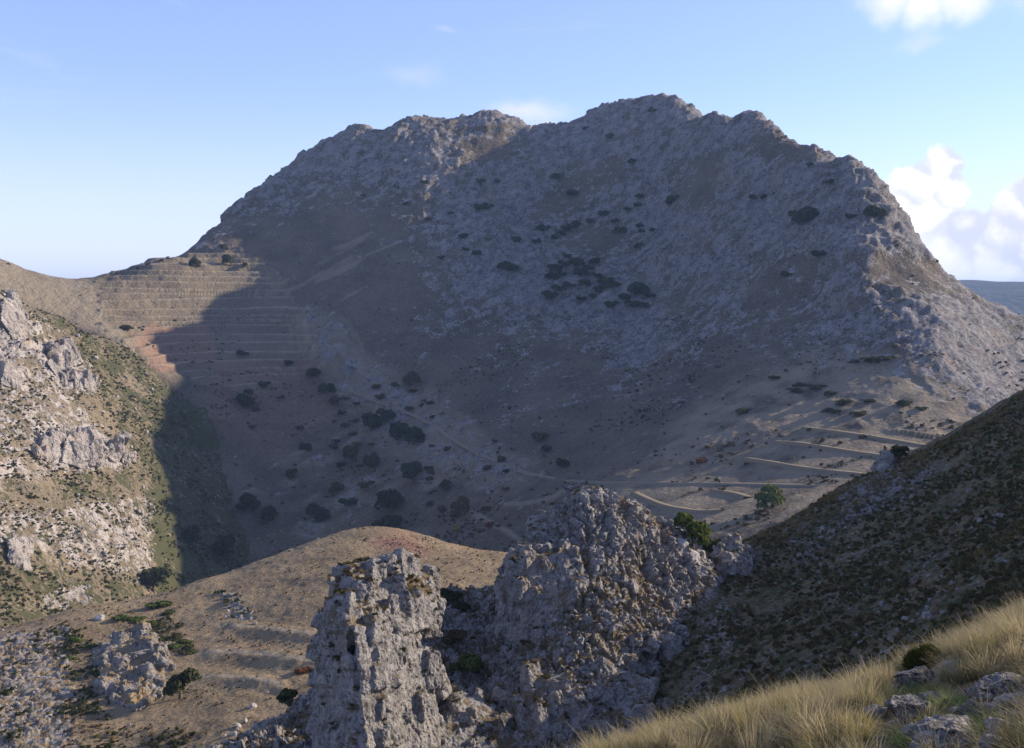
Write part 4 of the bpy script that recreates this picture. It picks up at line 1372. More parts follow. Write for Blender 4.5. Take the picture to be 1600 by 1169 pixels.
# dark hillside on the right
p_, d_ = sample(right_hill, 9000, 1, lambda px, py, Z, V: (1.2 - Z[:, 0]) * smooth(fbm(V / 7.0, 3, 601), -0.5, 0.3) * (V[:, 1] < 215))
cover('scrub_cover', 'low dark scrub covering the shaded hillside on the right', 'scrub', SCR + SCRB + SCRG[:1] + TUS[:2], p_, 0.58 * rg0.uniform(0.5, 1.5, len(p_)), 0.15, 11)
p_, d_ = sample(right_hill, 2400, 2, lambda px, py, Z, V: (0.15 + smooth(Z[:, 0], .3, .6)) * smooth(fbm(V / 9.0, 3, 602), -0.1, 0.4) * (V[:, 1] < 215))
cover('loose_stones', 'loose grey stones strewn over the dark scrub hillside', 'stones', STO, p_, 0.24 * rg0.uniform(0.3, 1.0, len(p_)) ** 2 + 0.07, 0.4, 12)
p_, d_ = sample(right_hill, 2600, 3, lambda px, py, Z, V: (V[:, 1] < 215) * (0.15 + 1.5 * (dseg(px, py, [(1110, 872), (1200, 836), (1330, 762), (1450, 702), (1600, 612)]) < 26)))
cover('dry_tussocks', 'golden dry tussocks along the crest of the scrub hillside', 'grass', TUS, p_, 0.75 * rg0.uniform(0.5, 1.4, len(p_)), 0.15, 13)
# slope of the crags
p_, d_ = sample(crag_slope, 2000, 4, lambda px, py, Z, V: 0.2 + Z[:, 0])
cover('rubble', 'broken grey stones covering the crag slope and gully', 'stones', STO + STP[:1], p_, 0.40 * rg0.uniform(0.3, 1.0, len(p_)) ** 2.6 + 0.06, 0.5, 14)
p_, d_ = sample(crag_slope, 2600, 5, lambda px, py, Z, V: np.maximum(0.9 - Z[:, 0], 0.02) * smooth(fbm(V / 4.0, 3, 603), -0.3, 0.3))
cover('dry_tussocks', 'brown dry tussocks between the stones of the crag slope', 'grass', TUS + SCRB[:1], p_, 0.5 * rg0.uniform(0.5, 1.4, len(p_)), 0.2, 15)
# ledges of the crags
pts = []
rgl = np.random.default_rng(88)
for ob in [o for o in col.objects if o.name.startswith('rock_crag')]:
    nv = len(ob.data.vertices)
    V = np.zeros(nv * 3, F32)
    ob.data.vertices.foreach_get('co', V)
    Nn = np.zeros(nv * 3, F32)
    ob.data.vertices.foreach_get('normal', Nn)
    V, Nn = V.reshape(-1, 3) + np.array(ob.location), Nn.reshape(-1, 3)
    w = smooth(Nn[:, 2], 0.45, 0.9) * smooth(fbm(V / 2.2, 3, 615), 0.0, 0.3)
    if w.sum() > 0:
        k = min(int(nv * 0.012) + 4, int((w > 0).sum()))
        pts.append(V[rgl.choice(nv, k, p=w / w.sum(), replace=False)])
p_ = np.concatenate(pts)
cover('ledge_grass', 'dry tufts and small shrubs on the ledges of the crags', 'grass', TUS + SCRB[:1] + SCRG[:1], p_, 0.42 * rg0.uniform(0.4, 1.4, len(p_)), 0.2, 25)
# knoll
p_, d_ = sample(knoll, 5200, 6, lambda px, py, Z, V: 0.25 + smooth(fbm(V / 9.0, 3, 604), -0.1, 0.4) + 2.0 * (Z[:, 1] > 0.3))
cover('dry_tussocks', 'small brown tussocks dotting the tan knoll', 'grass', TUS + SCRB, p_, 0.55 * rg0.uniform(0.4, 1.4, len(p_)), 0.15, 16)
p_, d_ = sample(knoll, 1100, 7, lambda px, py, Z, V: (smooth(Z[:, 0], 0.12, 0.5) + 0.02) * smooth(fbm(V / 8.0, 4, 611), -0.25, 0.35))
cover('loose_stones', 'pale stones strewn over the rocky patches of the knoll', 'stones', STO + STP, p_, 0.55 * rg0.uniform(0.3, 1.0, len(p_)) ** 2.4 + 0.12, 0.4, 17)
p_, d_ = sample(knoll, 900, 8, lambda px, py, Z, V: (smooth(Z[:, 1], 0.12, 0.5) + 0.5 * (Z[:, 0] > 0.3)) * smooth(fbm(V / 7.0, 4, 612), -0.1, 0.3))
cover('scrub_cover', 'low green scrub patches on the left side of the knoll', 'scrub', SCR + SCRG, p_, 1.1 * rg0.uniform(0.5, 1.4, len(p_)), 0.15, 18)
# left hillside
p_, d_ = sample(left_hill, 9000, 9, lambda px, py, Z, V: (smooth(Z[:, 1], 0.12, 0.65) + 0.06) * smooth(fbm(V / 16.0, 4, 613), -0.45, 0.3) * (px < 420))
cover('scrub_cover', 'low green scrub over the hillside on the left', 'scrub', SCR + SCRG + SCRB[:1], p_, 1.8 * rg0.uniform(0.45, 1.4, len(p_)), 0.15, 19)
p_, d_ = sample(left_hill, 3200, 10, lambda px, py, Z, V: (smooth(Z[:, 0], 0.12, 0.55) + 0.03) * smooth(fbm(V / 14.0, 4, 614), -0.4, 0.3) * (px < 420))
cover('loose_stones', 'pale broken limestone scattered over the left hillside', 'stones', STO + STP, p_, 1.1 * rg0.uniform(0.3, 1.0, len(p_)) ** 2 + 0.25, 0.4, 20)
# mountain
p_, d_ = sample(mountain, 5500, 21, lambda px, py, Z, V: (0.06 + smooth(fbm(V / 34.0, 4, 605), 0.05, 0.4)) * (1 - 0.8 * (Z[:, 3] > 0.4)) * (V[:, 1] < 1500) * (0.25 + smooth(py, 420, 640)))
cover('scrub_cover', 'small dry bushes dotting the lower mountain slopes', 'scrub', SCRB + SCRG + TUS[:1], p_, 1.9 * rg0.uniform(0.3, 1.5, len(p_)), 0.15, 22)
p_, d_ = sample(mountain, 3000, 23, lambda px, py, Z, V: smooth(Z[:, 0], 0.30, 0.6) * (V[:, 1] < 1500) * (py > 260) * (px < 1330))
cover('loose_blocks', 'angular blocks breaking up the rocky mountain face', 'stones', STM, p_, 1.3 * rg0.uniform(0.25, 1.0, len(p_)) ** 2 + 0.6, 0.5, 24)

# ------------------------------------------------------------------ trees and bushes
CROWN = {}
for key, mat, n, kw in [('oak', M_OAK, 900, {}), ('green', M_GREEN, 1000, {}), ('olive', M_OLIVE, 900, {}), ('brown', M_BROWN, 800, {}), ('rust', M_RUST, 600, {}), ('gold', M_GOLD, 600, {})]:
    CROWN[key] = []
    for k in range(4):
        me = crown_mesh('crown', 700 + k * 11 + len(key), n, 6 + k, 0.72, 0.050, -0.04, 0.62)
        me.materials.append(mat)
        CROWN[key].append(me)
BUSH = {}
for key, mat in [('oak', M_OAK), ('green', M_GREEN), ('olive', M_OLIVE), ('brown', M_BROWN), ('rust', M_RUST), ('gold', M_GOLD)]:
    BUSH[key] = []
    for k in range(4):
        me = crown_mesh('foliage', 800 + k * 7 + len(key), 420, 5 + k, 0.55, 0.065, -0.08, 0.66)
        me.materials.append(mat)
        BUSH[key].append(me)
TRUNK = [trunk_mesh('trunk', 900 + k) for k in range(3)]
for me in TRUNK:
    me.materials.append(M_BARK)


def tree(px, py, w, kind, label, group=None, tall=1.0, on=None):
    h = hit(px, py, on)
    if h is None:
        return
    loc, nor = h
    s = w * loc.y / FPX * 1.34
    o = thing('tree', label, 'tree', loc, rnd.uniform(0, 6.28), (s, s, s * tall), group)
    link('trunk', rnd.choice(TRUNK), None, o)
    link('crown', rnd.choice(CROWN[kind]), None, o)
    return o


def bush(px, py, w, kind, label, group=None, tall=1.0, on=None, name='bush'):
    h = hit(px, py, on)
    if h is None:
        return
    loc, nor = h
    s = w * loc.y / FPX * 1.34
    return thing(name, label, 'bush', loc - nor * 0.04 * s, rnd.uniform(0, 6.28), (s, s, s * tall), group, rnd.choice(BUSH[kind]))


ORD = 'first second third fourth fifth sixth seventh eighth ninth tenth eleventh twelfth thirteenth fourteenth fifteenth sixteenth'.split()


def ranked(pts, bands, text):
    """a label for each point: its rank from the left within its band of the picture"""
    out = []
    for p in pts:
        for lo, hi, where in bands:
            if lo <= p[1] < hi:
                row = sorted(q[0] for q in pts if lo <= q[1] < hi)
                out.append(text.format(ORD[row.index(p[0])], where))
                break
    return out


MT = ('mountain',)
# evergreen oaks on the shaded face
FACE_OAKS = [(870, 280, 17), (894, 307, 16), (750, 328, 18), (762, 327, 18), (989, 256, 16), (1051, 317, 22), (998, 309, 14), (997, 323, 12), (981, 330, 12),
             (945, 337, 16), (962, 348, 13), (922, 348, 12), (969, 364, 20), (1000, 355, 12), (1003, 364, 12), (1020, 363, 10), (997, 387, 14), (850, 360, 18),
             (806, 377, 14), (839, 381, 16), (723, 372, 14), (728, 392, 12), (744, 398, 14), (669, 345, 12), (662, 288, 10), (775, 286, 10), (751, 288, 12),
             (1020, 176, 14), (914, 203, 10), (953, 217, 16), (1178, 313, 14), (1194, 310, 12), (1265, 259, 10), (620, 295, 10), (568, 307, 9), (635, 320, 9), (705, 335, 10), (690, 405, 11)]
for a, lab in zip(FACE_OAKS, ranked(FACE_OAKS, [(0, 270, 'just below the summit ridge'), (270, 312, 'in the upper rock face'), (312, 350, 'in the middle rock face'), (350, 372, 'on the face above the oak grove'), (372, 500, 'left above the grove')],
                                    'lone dark oak, {} from the left {}')):
    bush(a[0], a[1], a[2], 'oak', lab, 'lone oaks on the rock face', 0.95, MT, 'evergreen_oak')
for k, a in enumerate([(900, 352, 15), (893, 357, 16), (885, 361, 17), (876, 367, 16), (868, 373, 13)]):
    bush(a[0], a[1], a[2], 'oak', ORD[k] + ' oak from the top in the slanting row of five on the face', 'slanting row of oaks', 0.9, MT, 'evergreen_oak')
GROVE = [(784, 421, 15), (801, 424, 15), (792, 416, 13), (862, 436, 20), (869, 424, 17), (881, 418, 13), (887, 403, 11), (900, 416, 20), (928, 415, 14), (909, 430, 18), (920, 423, 14),
         (934, 434, 14), (950, 443, 18), (962, 449, 16), (937, 457, 18), (875, 457, 18), (862, 468, 14), (853, 462, 12), (890, 449, 14), (915, 446, 14), (997, 462, 26), (1017, 466, 15),
         (990, 482, 20), (956, 481, 14), (908, 471, 10), (944, 446, 14), (975, 470, 14), (1008, 480, 13), (925, 465, 11), (880, 432, 12)]
for a, lab in zip(GROVE, ranked(GROVE, [(0, 426, 'top row'), (426, 452, 'middle row'), (452, 600, 'bottom row')], 'dark oak in the cliff foot grove, {} from left in {}')):
    bush(a[0], a[1], a[2] * 1.25, 'oak', lab, 'oak grove on the mountain face', 0.95, MT, 'evergreen_oak')
for a, lab in [((1256, 345, 40), 'broad dark oak thicket in the hollow of the right hand cliffs'), ((1372, 340, 36), 'dark tree clump on the ledge near the right skyline of the mountain'),
               ((1330, 341, 16), 'small oak left of the ledge clump near the right skyline'), ((1281, 403, 20), 'narrow dark oak below the right hand cliffs'),
               ((1230, 432, 18), 'dark oak on the lower right part of the rock face'), ((1294, 288, 16), 'dark oak high in the right hand cliffs'),
               ((1446, 384, 15), 'tree leaning out from the right skyline of the mountain'), ((1463, 410, 9), 'tiny bush on the right skyline below the leaning tree')]:
    bush(a[0], a[1], a[2], 'oak', lab, None, 0.9, MT, 'evergreen_oak')
# trees of the shaded valley
VAL = [(490, 590, 22, 'oak', 'upper of two round dark oaks beside the pale scree'), (513, 612, 24, 'oak', 'lower of two round dark oaks beside the pale scree'),
       (526, 632, 20, 'brown', 'brownish tree just below the two round oaks by the scree'), (580, 674, 30, 'oak', 'left tree of the dark pair below the bend of the track'),
       (600, 662, 28, 'oak', 'right tree of the dark pair below the bend of the track'), (622, 688, 30, 'oak', 'dark spreading tree on the scree, left of its twin'),
       (646, 694, 28, 'oak', 'dark spreading tree on the scree, right of its twin'), (478, 702, 18, 'oak', 'round black-green tree on the terraces of the shaded valley'),
       (557, 722, 32, 'olive', 'greyish green tree low in the middle of the shaded valley'), (585, 738, 28, 'olive', 'grey-green tree touching the larger one on its left'),
       (646, 750, 30, 'oak', 'large dark tree on the lower scree slope'), (700, 764, 22, 'olive', 'dull green tree right of the lower scree'),
       (612, 800, 38, 'oak', 'wide dark tree just above the knoll skyline'), (543, 793, 22, 'oak', 'small round dark tree above the knoll'),
       (500, 816, 36, 'oak', 'big dark tree left above the knoll top'), (421, 815, 26, 'oak', 'dark tree in the valley bottom, second from the left'),
       (390, 800, 36, 'oak', 'leftmost big dark tree in the valley bottom'), (387, 637, 28, 'oak', 'single dark tree on the upper shaded terraces'),
       (640, 606, 26, 'olive', 'thin dark tree on the slope above the track'), (570, 764, 18, 'olive', 'small tree beneath the grey-green pair in the valley'),
       (527, 770, 24, 'olive', 'dim olive tree low in the valley left of the scree'), (716, 806, 30, 'brown', 'brown leafless thicket at the right foot of the scree'),
       (600, 838, 44, 'oak', 'dark thicket half hidden behind the knoll top'), (455, 745, 20, 'brown', 'brown bush on a stone heap in the shaded valley'),
       (845, 688, 22, 'olive', 'dim bush above the end of the track'), (854, 706, 15, 'oak', 'small dark tree right above the end of the track'),
       (878, 730, 20, 'oak', 'dark round tree by the end of the track'), (380, 556, 17, 'oak', 'dark tree at the edge of the mountain shadow on the terraces'),
       (452, 570, 13, 'oak', 'small dark bush on the terraces left of the scree'), (414, 606, 15, 'oak', 'small dark bush right above the single terrace tree'),
       (240, 925, 40, 'olive', 'green bush at the foot of the sunlit left hillside'), (690, 800, 16, 'brown', 'small brown bush low on the scree'),
       (672, 742, 14, 'brown', 'small brown bush right of the large scree tree'), (300, 850, 30, 'oak', 'dark bush in the deepest shade of the valley bottom'),
       (350, 870, 34, 'oak', 'dark thicket at the bottom of the shaded gully')]
for a in VAL:
    if a[2] >= 26:
        tree(a[0], a[1], a[2], a[3], a[4], 'trees in the shaded valley', 1.0, ('mountain', 'left_hillside'))
    else:
        bush(a[0], a[1], a[2], a[3], a[4], 'trees in the shaded valley', 1.0, ('mountain', 'left_hillside'))
vr = random.Random(12)
VX = []
while len(VX) < 46:
    x, y = vr.uniform(380, 800), vr.uniform(600, 850)
    if abs((y - 600) - 0.42 * (x - 430)) < 95 and y < 860 - 0.18 * abs(x - 580):
        VX.append((x, y, vr.uniform(8, 15)))
VX.sort()
for a in VX:
    bush(a[0], a[1], a[2], vr.choice(['olive', 'brown', 'oak', 'brown']), 'small dull bush among the scree and trees of the shaded valley', 'small bushes of the shaded valley', 0.85, ('mountain', 'left_hillside'))
for a in [(713, 828, 15, 'gold', 'yellow-green shrub at the edge of the valley shadow'), (765, 822, 15, 'rust', 'rusty red shrub at the sunlit foot of the valley'),
          (752, 832, 10, 'rust', 'smaller rusty shrub beside the red one'), (1095, 722, 16, 'rust', 'reddish bush on the slope left of the terraced fields'),
          (1083, 750, 5, 'gold', 'tiny bright yellow bush beside the straight track')]:
    bush(*a[:4], a[4], None, 0.9, None)
# sunlit terraces and fields
tree(307, 419, 17, 'olive', 'left tree on the sunlit terraces, casting a long shadow', 'trees on the sunlit terraces', 1.0, MT)
tree(361, 415, 21, 'olive', 'right tree on the sunlit terraces, casting a long shadow', 'trees on the sunlit terraces', 1.0, MT)
bush(349, 389, 13, 'olive', 'small olive bush under the rock rim above the terraces', None, 0.9, MT)
bush(381, 417, 12, 'brown', 'brown bush right of the two terrace trees', None, 0.9, MT)
bush(197, 515, 22, 'olive', 'flat green bush at the left end of the terraces', None, 0.5, MT)
for k, a in enumerate([(215, 420, 7), (231, 414, 8), (252, 408, 7), (262, 403, 6)]):
    bush(a[0], a[1], a[2], 'oak', 'tiny dark bush on the skyline above the saddle, ' + ORD[k] + ' from the left', 'bushes on the saddle skyline', 0.8, MT)
tree(1403, 716, 25, 'oak', 'round dark tree on the terraced fields beside the hillside crest', None, 0.85, None)
tree(1196, 797, 42, 'green', 'feathery green tree by the lower field bank', None, 0.95, None)
bush(1353, 684, 18, 'brown', 'low dark bush on the uppermost field bank', None, 0.45, MT)
PASTURE = [(1275, 608, 26), (1300, 618, 24), (1322, 632, 28), (1296, 645, 24), (1357, 628, 18), (1418, 634, 30), (1250, 604, 20), (1212, 592, 18), (1362, 565, 26), (1332, 568, 20), (1386, 562, 22),
          (1340, 648, 22), (1440, 640, 16), (1165, 645, 24), (1245, 612, 22)]
for a, lab in zip(PASTURE, ranked(PASTURE, [(0, 600, 'in the upper row'), (600, 615, 'in the second row'), (615, 636, 'in the third row'), (636, 900, 'in the bottom row')], 'dull green shrub on rough pasture, {} from left {}')):
    bush(a[0], a[1], a[2], 'olive', lab, 'shrubs on the rough pasture', 0.5, MT)
# around the crags
tree(1083, 858, 46, 'green', 'tall green tree behind the right shoulder of the crag', None, 1.25, MT + ('right_hillside', 'crag_slope'))
tree(1112, 866, 34, 'oak', 'darker tree right of the tall green one behind the crag', None, 0.95, MT + ('right_hillside', 'crag_slope'))
CR = ('crag_slope',)
for a in [(705, 940, 38, 'oak', 'dark bush beside the top of the rock pillar', 1.0), (722, 952, 30, 'oak', 'shaded bush at the head of the gully', .9), (730, 1058, 50, 'green', 'bright green bush in the middle of the gully', .95),
          (712, 1005, 34, 'brown', 'brown bush in the upper gully above the bright green one', .9), (717, 1092, 20, 'gold', 'yellow bush in the gully below the green one', .8),
          (707, 1108, 15, 'gold', 'small yellow bush at the lower left of the gully', .9), (778, 1140, 40, 'oak', 'black-green bush at the foot of the gully', 1.0), (832, 1150, 34, 'oak', 'dark bush under the narrow rock rib', 1.0),
          (782, 925, 24, 'olive', 'olive bush at the left end of the ribbed cliff', 1.1), (838, 866, 24, 'oak', 'dark bush left below the crag summit', .9), (455, 1100, 38, 'olive', 'olive bush at the left foot of the pillar', .9)]:
    bush(a[0], a[1], a[2], a[3], a[4], None, a[5], CR + ('grassy_knoll',))
for k, a in enumerate([(521, 992, 13), (522, 1012, 14), (527, 1034, 14), (529, 1052, 12)]):
    bush(a[0], a[1], a[2], 'olive', ORD[k] + ' bush from the top in the cleft on the left face of the pillar', 'bushes in the pillar cleft', 1.3, None)
KN_ = ('grassy_knoll',)
tree(281, 1092, 44, 'olive', 'single dark green tree beside the rocks on the knoll flank', None, 1.15, KN_)
KSHRUB = [(248, 946, 34), (190, 968, 28), (214, 970, 24), (240, 976, 28), (256, 1000, 22), (270, 1014, 26), (286, 1006, 22), (262, 958, 20), (300, 1020, 16), (120, 1000, 24), (108, 1030, 22), (140, 1010, 20)]
for a, lab in zip(KSHRUB, ranked(KSHRUB, [(0, 980, 'in the upper patch'), (980, 1100, 'in the lower patch')], 'low green shrub on the knoll shoulder, {} from the left {}')):
    bush(a[0], a[1], a[2], 'green', lab, 'green shrubs on the knoll', 0.42, KN_)
bush(470, 1052, 26, 'rust', 'reddish brown bush beside the left foot of the pillar', None, .7, KN_)

# ------------------------------------------------------------------ separate boulders
BOU = [boulder_mesh('boulder', 1000 + k, 3, 10, 0.09, (1, 0.85, 0.8), M_STONE) for k in range(5)]
BOP = [boulder_mesh('boulder', 1010 + k, 3, 10, 0.09, (1, 0.85, 0.85), M_PALE) for k in range(3)]


def boulder(px, py, w, label, pale=False, group=None, on=None, tall=1.0):
    h = hit(px, py, on)
    if h is None:
        return
    s = 0.5 * w * h[0].y / FPX
    return thing('boulder', label, 'boulder', h[0] + h[1] * 0.3 * s, rnd.uniform(0, 6.28), (s, s, s * tall), group, rnd.choice(BOP if pale else BOU))


boulder(155, 968, 16, 'single white boulder on the left edge of the knoll', True, None, KN_)
PBOUL = [(395, 1106, 14), (372, 1136, 12), (384, 1128, 10), (365, 1148, 12), (474, 1090, 9), (352, 1152, 9)]
for a, lab in zip(PBOUL, ranked(PBOUL, [(0, 2000, 'of six')], 'pale boulder below the pillar foot, {} from left {}')):
    boulder(a[0], a[1], a[2], lab, True, 'boulders below the pillar', None)
STRIP = [(360, 930, 9), (372, 945, 10), (384, 955, 9), (392, 968, 9), (398, 975, 10), (378, 970, 8), (365, 958, 8)]
for a, lab in zip(STRIP, ranked(STRIP, [(0, 2000, 'of seven')], 'small grey rock in the knoll rock strip, {} from left {}')):
    boulder(a[0], a[1], a[2], lab, False, 'rock strip on the knoll', KN_)
for a in [(1380, 945, 16, 'pale boulder standing out in the dark lower hillside'), (1450, 965, 24, 'long grey boulder just above the grass in the dark hillside'), (1476, 958, 15, 'upright grey boulder right of the long one'),
          (1533, 816, 17, 'pale boulder high in the dark hillside, left of a larger one'), (1566, 808, 19, 'pale rounded boulder near the right edge of the dark hillside'), (1418, 968, 18, 'grey boulder half hidden above the grass slope'),
          (1590, 842, 12, 'small pale stone at the right edge of the dark hillside'), (1495, 800, 11, 'small grey boulder in the upper dark hillside'), (1525, 985, 14, 'grey boulder close above the right hand grass'),
          (1365, 770, 14, 'grey boulder below the tilted crest slab'), (1315, 782, 12, 'pale boulder on the sunlit crest of the scrub hillside'), (1250, 868, 14, 'grey boulder on the lower crest of the scrub hillside')]:
    boulder(a[0], a[1], a[2] * 0.85, a[3].replace('pale ', 'light grey '), False, None, ('right_hillside',))
WROCK = [(228, 676, 8), (222, 762, 8), (236, 610, 8), (182, 620, 7), (210, 640, 7), (148, 560, 9), (160, 645, 8), (215, 800, 9), (205, 700, 7), (232, 790, 8), (120, 525, 8), (196, 590, 7)]
for a, lab in zip(WROCK, ranked(WROCK, [(0, 630, 'in the upper scrub'), (630, 705, 'in the middle scrub'), (705, 1000, 'in the lower scrub')], 'small white rock on the left hillside, {} from the left {}')):
    boulder(a[0], a[1], a[2], lab, True, 'white rocks on the left hillside', ('left_hillside',))

# ------------------------------------------------------------------ track
def ribbon(name, line, width, on, lift=0.35, mat=None, **props):
    pts = []
    for (x1, y1), (x2, y2) in zip(line[:-1], line[1:]):
        k = max(2, int(abs(x2 - x1) / 4))
        for j in range(k):
            h = hit(x1 + (x2 - x1) * j / k, y1 + (y2 - y1) * j / k, on)
            if h:
                pts.append(h[0])
    q = []
    for i in range(len(pts)):
        a = pts[max(i - 3, 0):i + 4]
        q.append(sum(a, Vector()) / len(a))
    V, Fc = [], []
    for i, p in enumerate(q):
        t = (q[min(i + 1, len(q) - 1)] - q[max(i - 1, 0)])
        s = Vector((-t.y, t.x, 0)).normalized()
        w = width * (0.85 + 0.3 * rnd.random())
        for e, dz in ((-1.0, -1.0), (-0.7, lift), (0.7, lift), (1.0, -1.0)):
            v = p + s * (w * 0.5 * e)
            V.append((v.x, v.y, p.z + dz))
    for i in range(len(q) - 1):
        for j in range(3):
            Fc.append((4 * i + j, 4 * i + j + 1, 4 * i + j + 5, 4 * i + j + 4))
    me = mesh_from(name, V, Fc)
    return link(name, me, mat or M_TRACK, **props)


M_TRACK, N, b = new_mat('dirt_track')
geo = N.n('ShaderNodeNewGeometry')
N.put(b.inputs['Base Color'], N.mix(N.noise(geo.outputs['Position'], 0.5, 5.0, .65), (0.16, 0.13, 0.095), (0.27, 0.22, 0.155)))
M_BANK, N, b = new_mat('pale_bank_grass')
geo = N.n('ShaderNodeNewGeometry')
N.put(b.inputs['Base Color'], N.mix(N.noise(geo.outputs['Position'], 0.35, 5.0, .65), (0.14, 0.112, 0.072), (0.25, 0.20, 0.13)))
for ln in [[(1250, 668), (1300, 674), (1370, 684), (1455, 699)], [(1205, 690), (1250, 693), (1330, 706), (1430, 720)], [(1160, 716), (1200, 722), (1250, 731), (1320, 739), (1390, 746)],
           [(985, 768), (1010, 780), (1040, 792), (1090, 800), (1140, 798)], [(1110, 766), (1150, 772), (1180, 782)], [(1130, 722), (1170, 706), (1205, 690)], [(1215, 686), (1235, 676), (1252, 668)]]:
    ribbon('field_bank', ln, 6.0, MT, 0.8, kind='structure', mat=M_BANK)
ribbon('dirt_track', [(880, 750), (940, 753), (1000, 754), (1100, 755), (1200, 757), (1290, 759)], 4.5, MT, kind='structure')
ribbon('dirt_track', [(545, 608), (575, 622), (610, 633), (640, 645), (670, 660), (700, 680), (730, 700), (770, 718), (820, 738), (880, 750)], 4.5, MT, kind='structure')

# ------------------------------------------------------------------ foreground: rocks, tussocks, cushion shrub
NS = ('near_slope',)
FGR = [(1432, 1068, 62, 0.55, 0, 'mossy grey rock under the cushion shrub'), (1404, 1080, 20, 1.1, 0, 'small upright grey stone left of the mossy rock'),
       (1490, 1046, 30, 0.6, 1, 'pale stone in the grass right of the cushion shrub'), (1412, 1110, 50, 0.5, 0, 'rough grey rock behind the dark pitted one'),
       (1432, 1128, 60, 0.7, 0, 'dark pitted rock with white edges beside the green patch'), (1366, 1122, 30, 0.8, 1, 'pinkish pale stone at the edge of the tall grass'),
       (1434, 1150, 38, 0.5, 1, 'flat white stone below the dark pitted rock'), (1522, 1122, 40, 0.75, 2, 'smooth grey stone on the fresh green grass'),
       (1548, 1110, 40, 0.35, 1, 'flat white stone behind the smooth grey one'), (1572, 1082, 72, 0.4, 0, 'layered grey ledge at the right edge'),
       (1592, 1100, 50, 0.5, 1, 'white-streaked block below the layered ledge'), (1588, 1068, 50, 0.3, 0, 'thin dark slab topmost in the right edge ledge'),
       (1490, 1166, 110, 0.42, 0, 'long dark slab along the bottom edge'), (1502, 1148, 44, 0.4, 1, 'white stone lying on the long dark slab'),
       (1560, 1142, 36, 0.6, 1, 'pale stone near the bottom right grass'), (1553, 1166, 34, 0.6, 1, 'pale stone at the bottom edge right of the slab'),
       (1225, 1128, 26, 0.7, 1, 'pale stone peeping from the middle tussocks'), (1190, 1134, 18, 0.7, 1, 'small pale stone among the left tussocks'),
       (1440, 1172, 44, 0.35, 1, 'white slab at the bottom edge left of the dark slab'), (1500, 1112, 22, 0.5, 1, 'small white stone on the green patch'),
       (1460, 1096, 34, 0.5, 0, 'grey stone between the mossy rock and the green patch'), (1345, 1140, 24, 0.6, 1, 'pale stone in the gap of the left tussocks'), (1535, 1092, 40, 0.5, 0, 'grey rock in front of the right hand tussocks'),
       (1380, 1158, 20, 0.6, 1, 'small white stone in the grass at the bottom edge'), (1590, 1122, 30, 0.6, 0, 'grey stone at the right edge under the white-streaked block')]
for i, (a, b2, w, tl, kind, lab) in enumerate(FGR):
    h = hit(a, b2, NS)
    if not h:
        continue
    s = 0.5 * w * h[0].y / FPX * 1.6
    me = boulder_mesh('rock', 1100 + i * 3, 4, 11, 0.16, (1, 0.8, tl), (M_FGROCK, M_FGPALE, M_FGROCK)[kind])
    thing('rock', lab, 'rock', h[0] + Vector((0, 0, 0.25 * s * tl)), rnd.uniform(-.5, .5), (s, s, s), None, me)
# cushion shrub
h = hit(1446, 1046, NS)
s = 62 * h[0].y / FPX
cs_ = thing('cushion_shrub', 'dense dark green cushion shrub above the mossy rock', 'shrub', h[0], 0.3, (s, s, s * 0.95))
rg = np.random.default_rng(5)
n = 5000
d = rg.normal(size=(n, 3))
d /= np.linalg.norm(d, axis=1, keepdims=True)
d[:, 2] = np.abs(d[:, 2])
lumpy = 1 + 0.22 * fbm(d * 2.2, 3, 9)
C = d * np.array((0.55, 0.5, 0.62)) * (lumpy * rg.uniform(0.80, 1.0, n))[:, None]
t = np.cross(d, rg.normal(size=(n, 3)))
t /= np.linalg.norm(t, axis=1, keepdims=True)
me = quads_mesh('leaves', C, t * 0.007, (d + 0.5 * rg.normal(size=(n, 3))) * 0.035)
me.materials.append(leaf_mat('cushion_leaves', (0.035, 0.042, 0.012), (0.12, 0.125, 0.03), 0.2))
link('leaves', me, None, cs_)
V, Fc = ICO[3]
me = mesh_from('twigs', V * np.array((0.46, 0.42, 0.5)) * (1 + 0.2 * fbm(V * 2.2, 3, 9))[:, None] + np.array((0, 0, 0.02)), Fc)
me.materials.append(leaf_mat('cushion_twigs', (0.03, 0.024, 0.014), (0.06, 0.045, 0.025), 0.05))
link('twigs', me, None, cs_)

# long grass tussocks along the edge of the slope
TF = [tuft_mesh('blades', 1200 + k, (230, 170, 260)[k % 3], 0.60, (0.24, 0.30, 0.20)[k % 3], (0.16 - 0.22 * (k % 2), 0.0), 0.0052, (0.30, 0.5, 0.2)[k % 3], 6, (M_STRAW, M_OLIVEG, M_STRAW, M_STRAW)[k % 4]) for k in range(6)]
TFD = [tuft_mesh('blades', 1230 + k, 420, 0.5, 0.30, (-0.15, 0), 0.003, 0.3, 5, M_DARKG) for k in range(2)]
TUFTS = [(925, 1195, 60), (960, 1190, 80), (1040, 1172, 85), (1085, 1190, 100), (1125, 1160, 90), (1170, 1150, 80), (1215, 1165, 95),
         (1245, 1140, 85), (1265, 1165, 120), (1300, 1120, 85), (1300, 1170, 120), (1340, 1160, 115), (1352, 1105, 90), (1372, 1090, 70), (1388, 1070, 60), 
         (1480, 1062, 62), (1500, 1064, 80), (1530, 1040, 85), (1548, 1060, 90), (1570, 1020, 85), (1588, 1046, 95), (1605, 1010, 90), (1550, 1010, 70), (1520, 1062, 70), (1582, 990, 62),
         (1290, 1195, 110), (1178, 1200, 100), (1345, 1195, 95), (1040, 1200, 80)]
TL = ranked([t for t in TUFTS if t[0] < 1410], [(0, 1148, 'back row'), (1148, 1178, 'middle row'), (1178, 1300, 'front row')], 'tall straw tussock left of the stones, {} from left in {}')
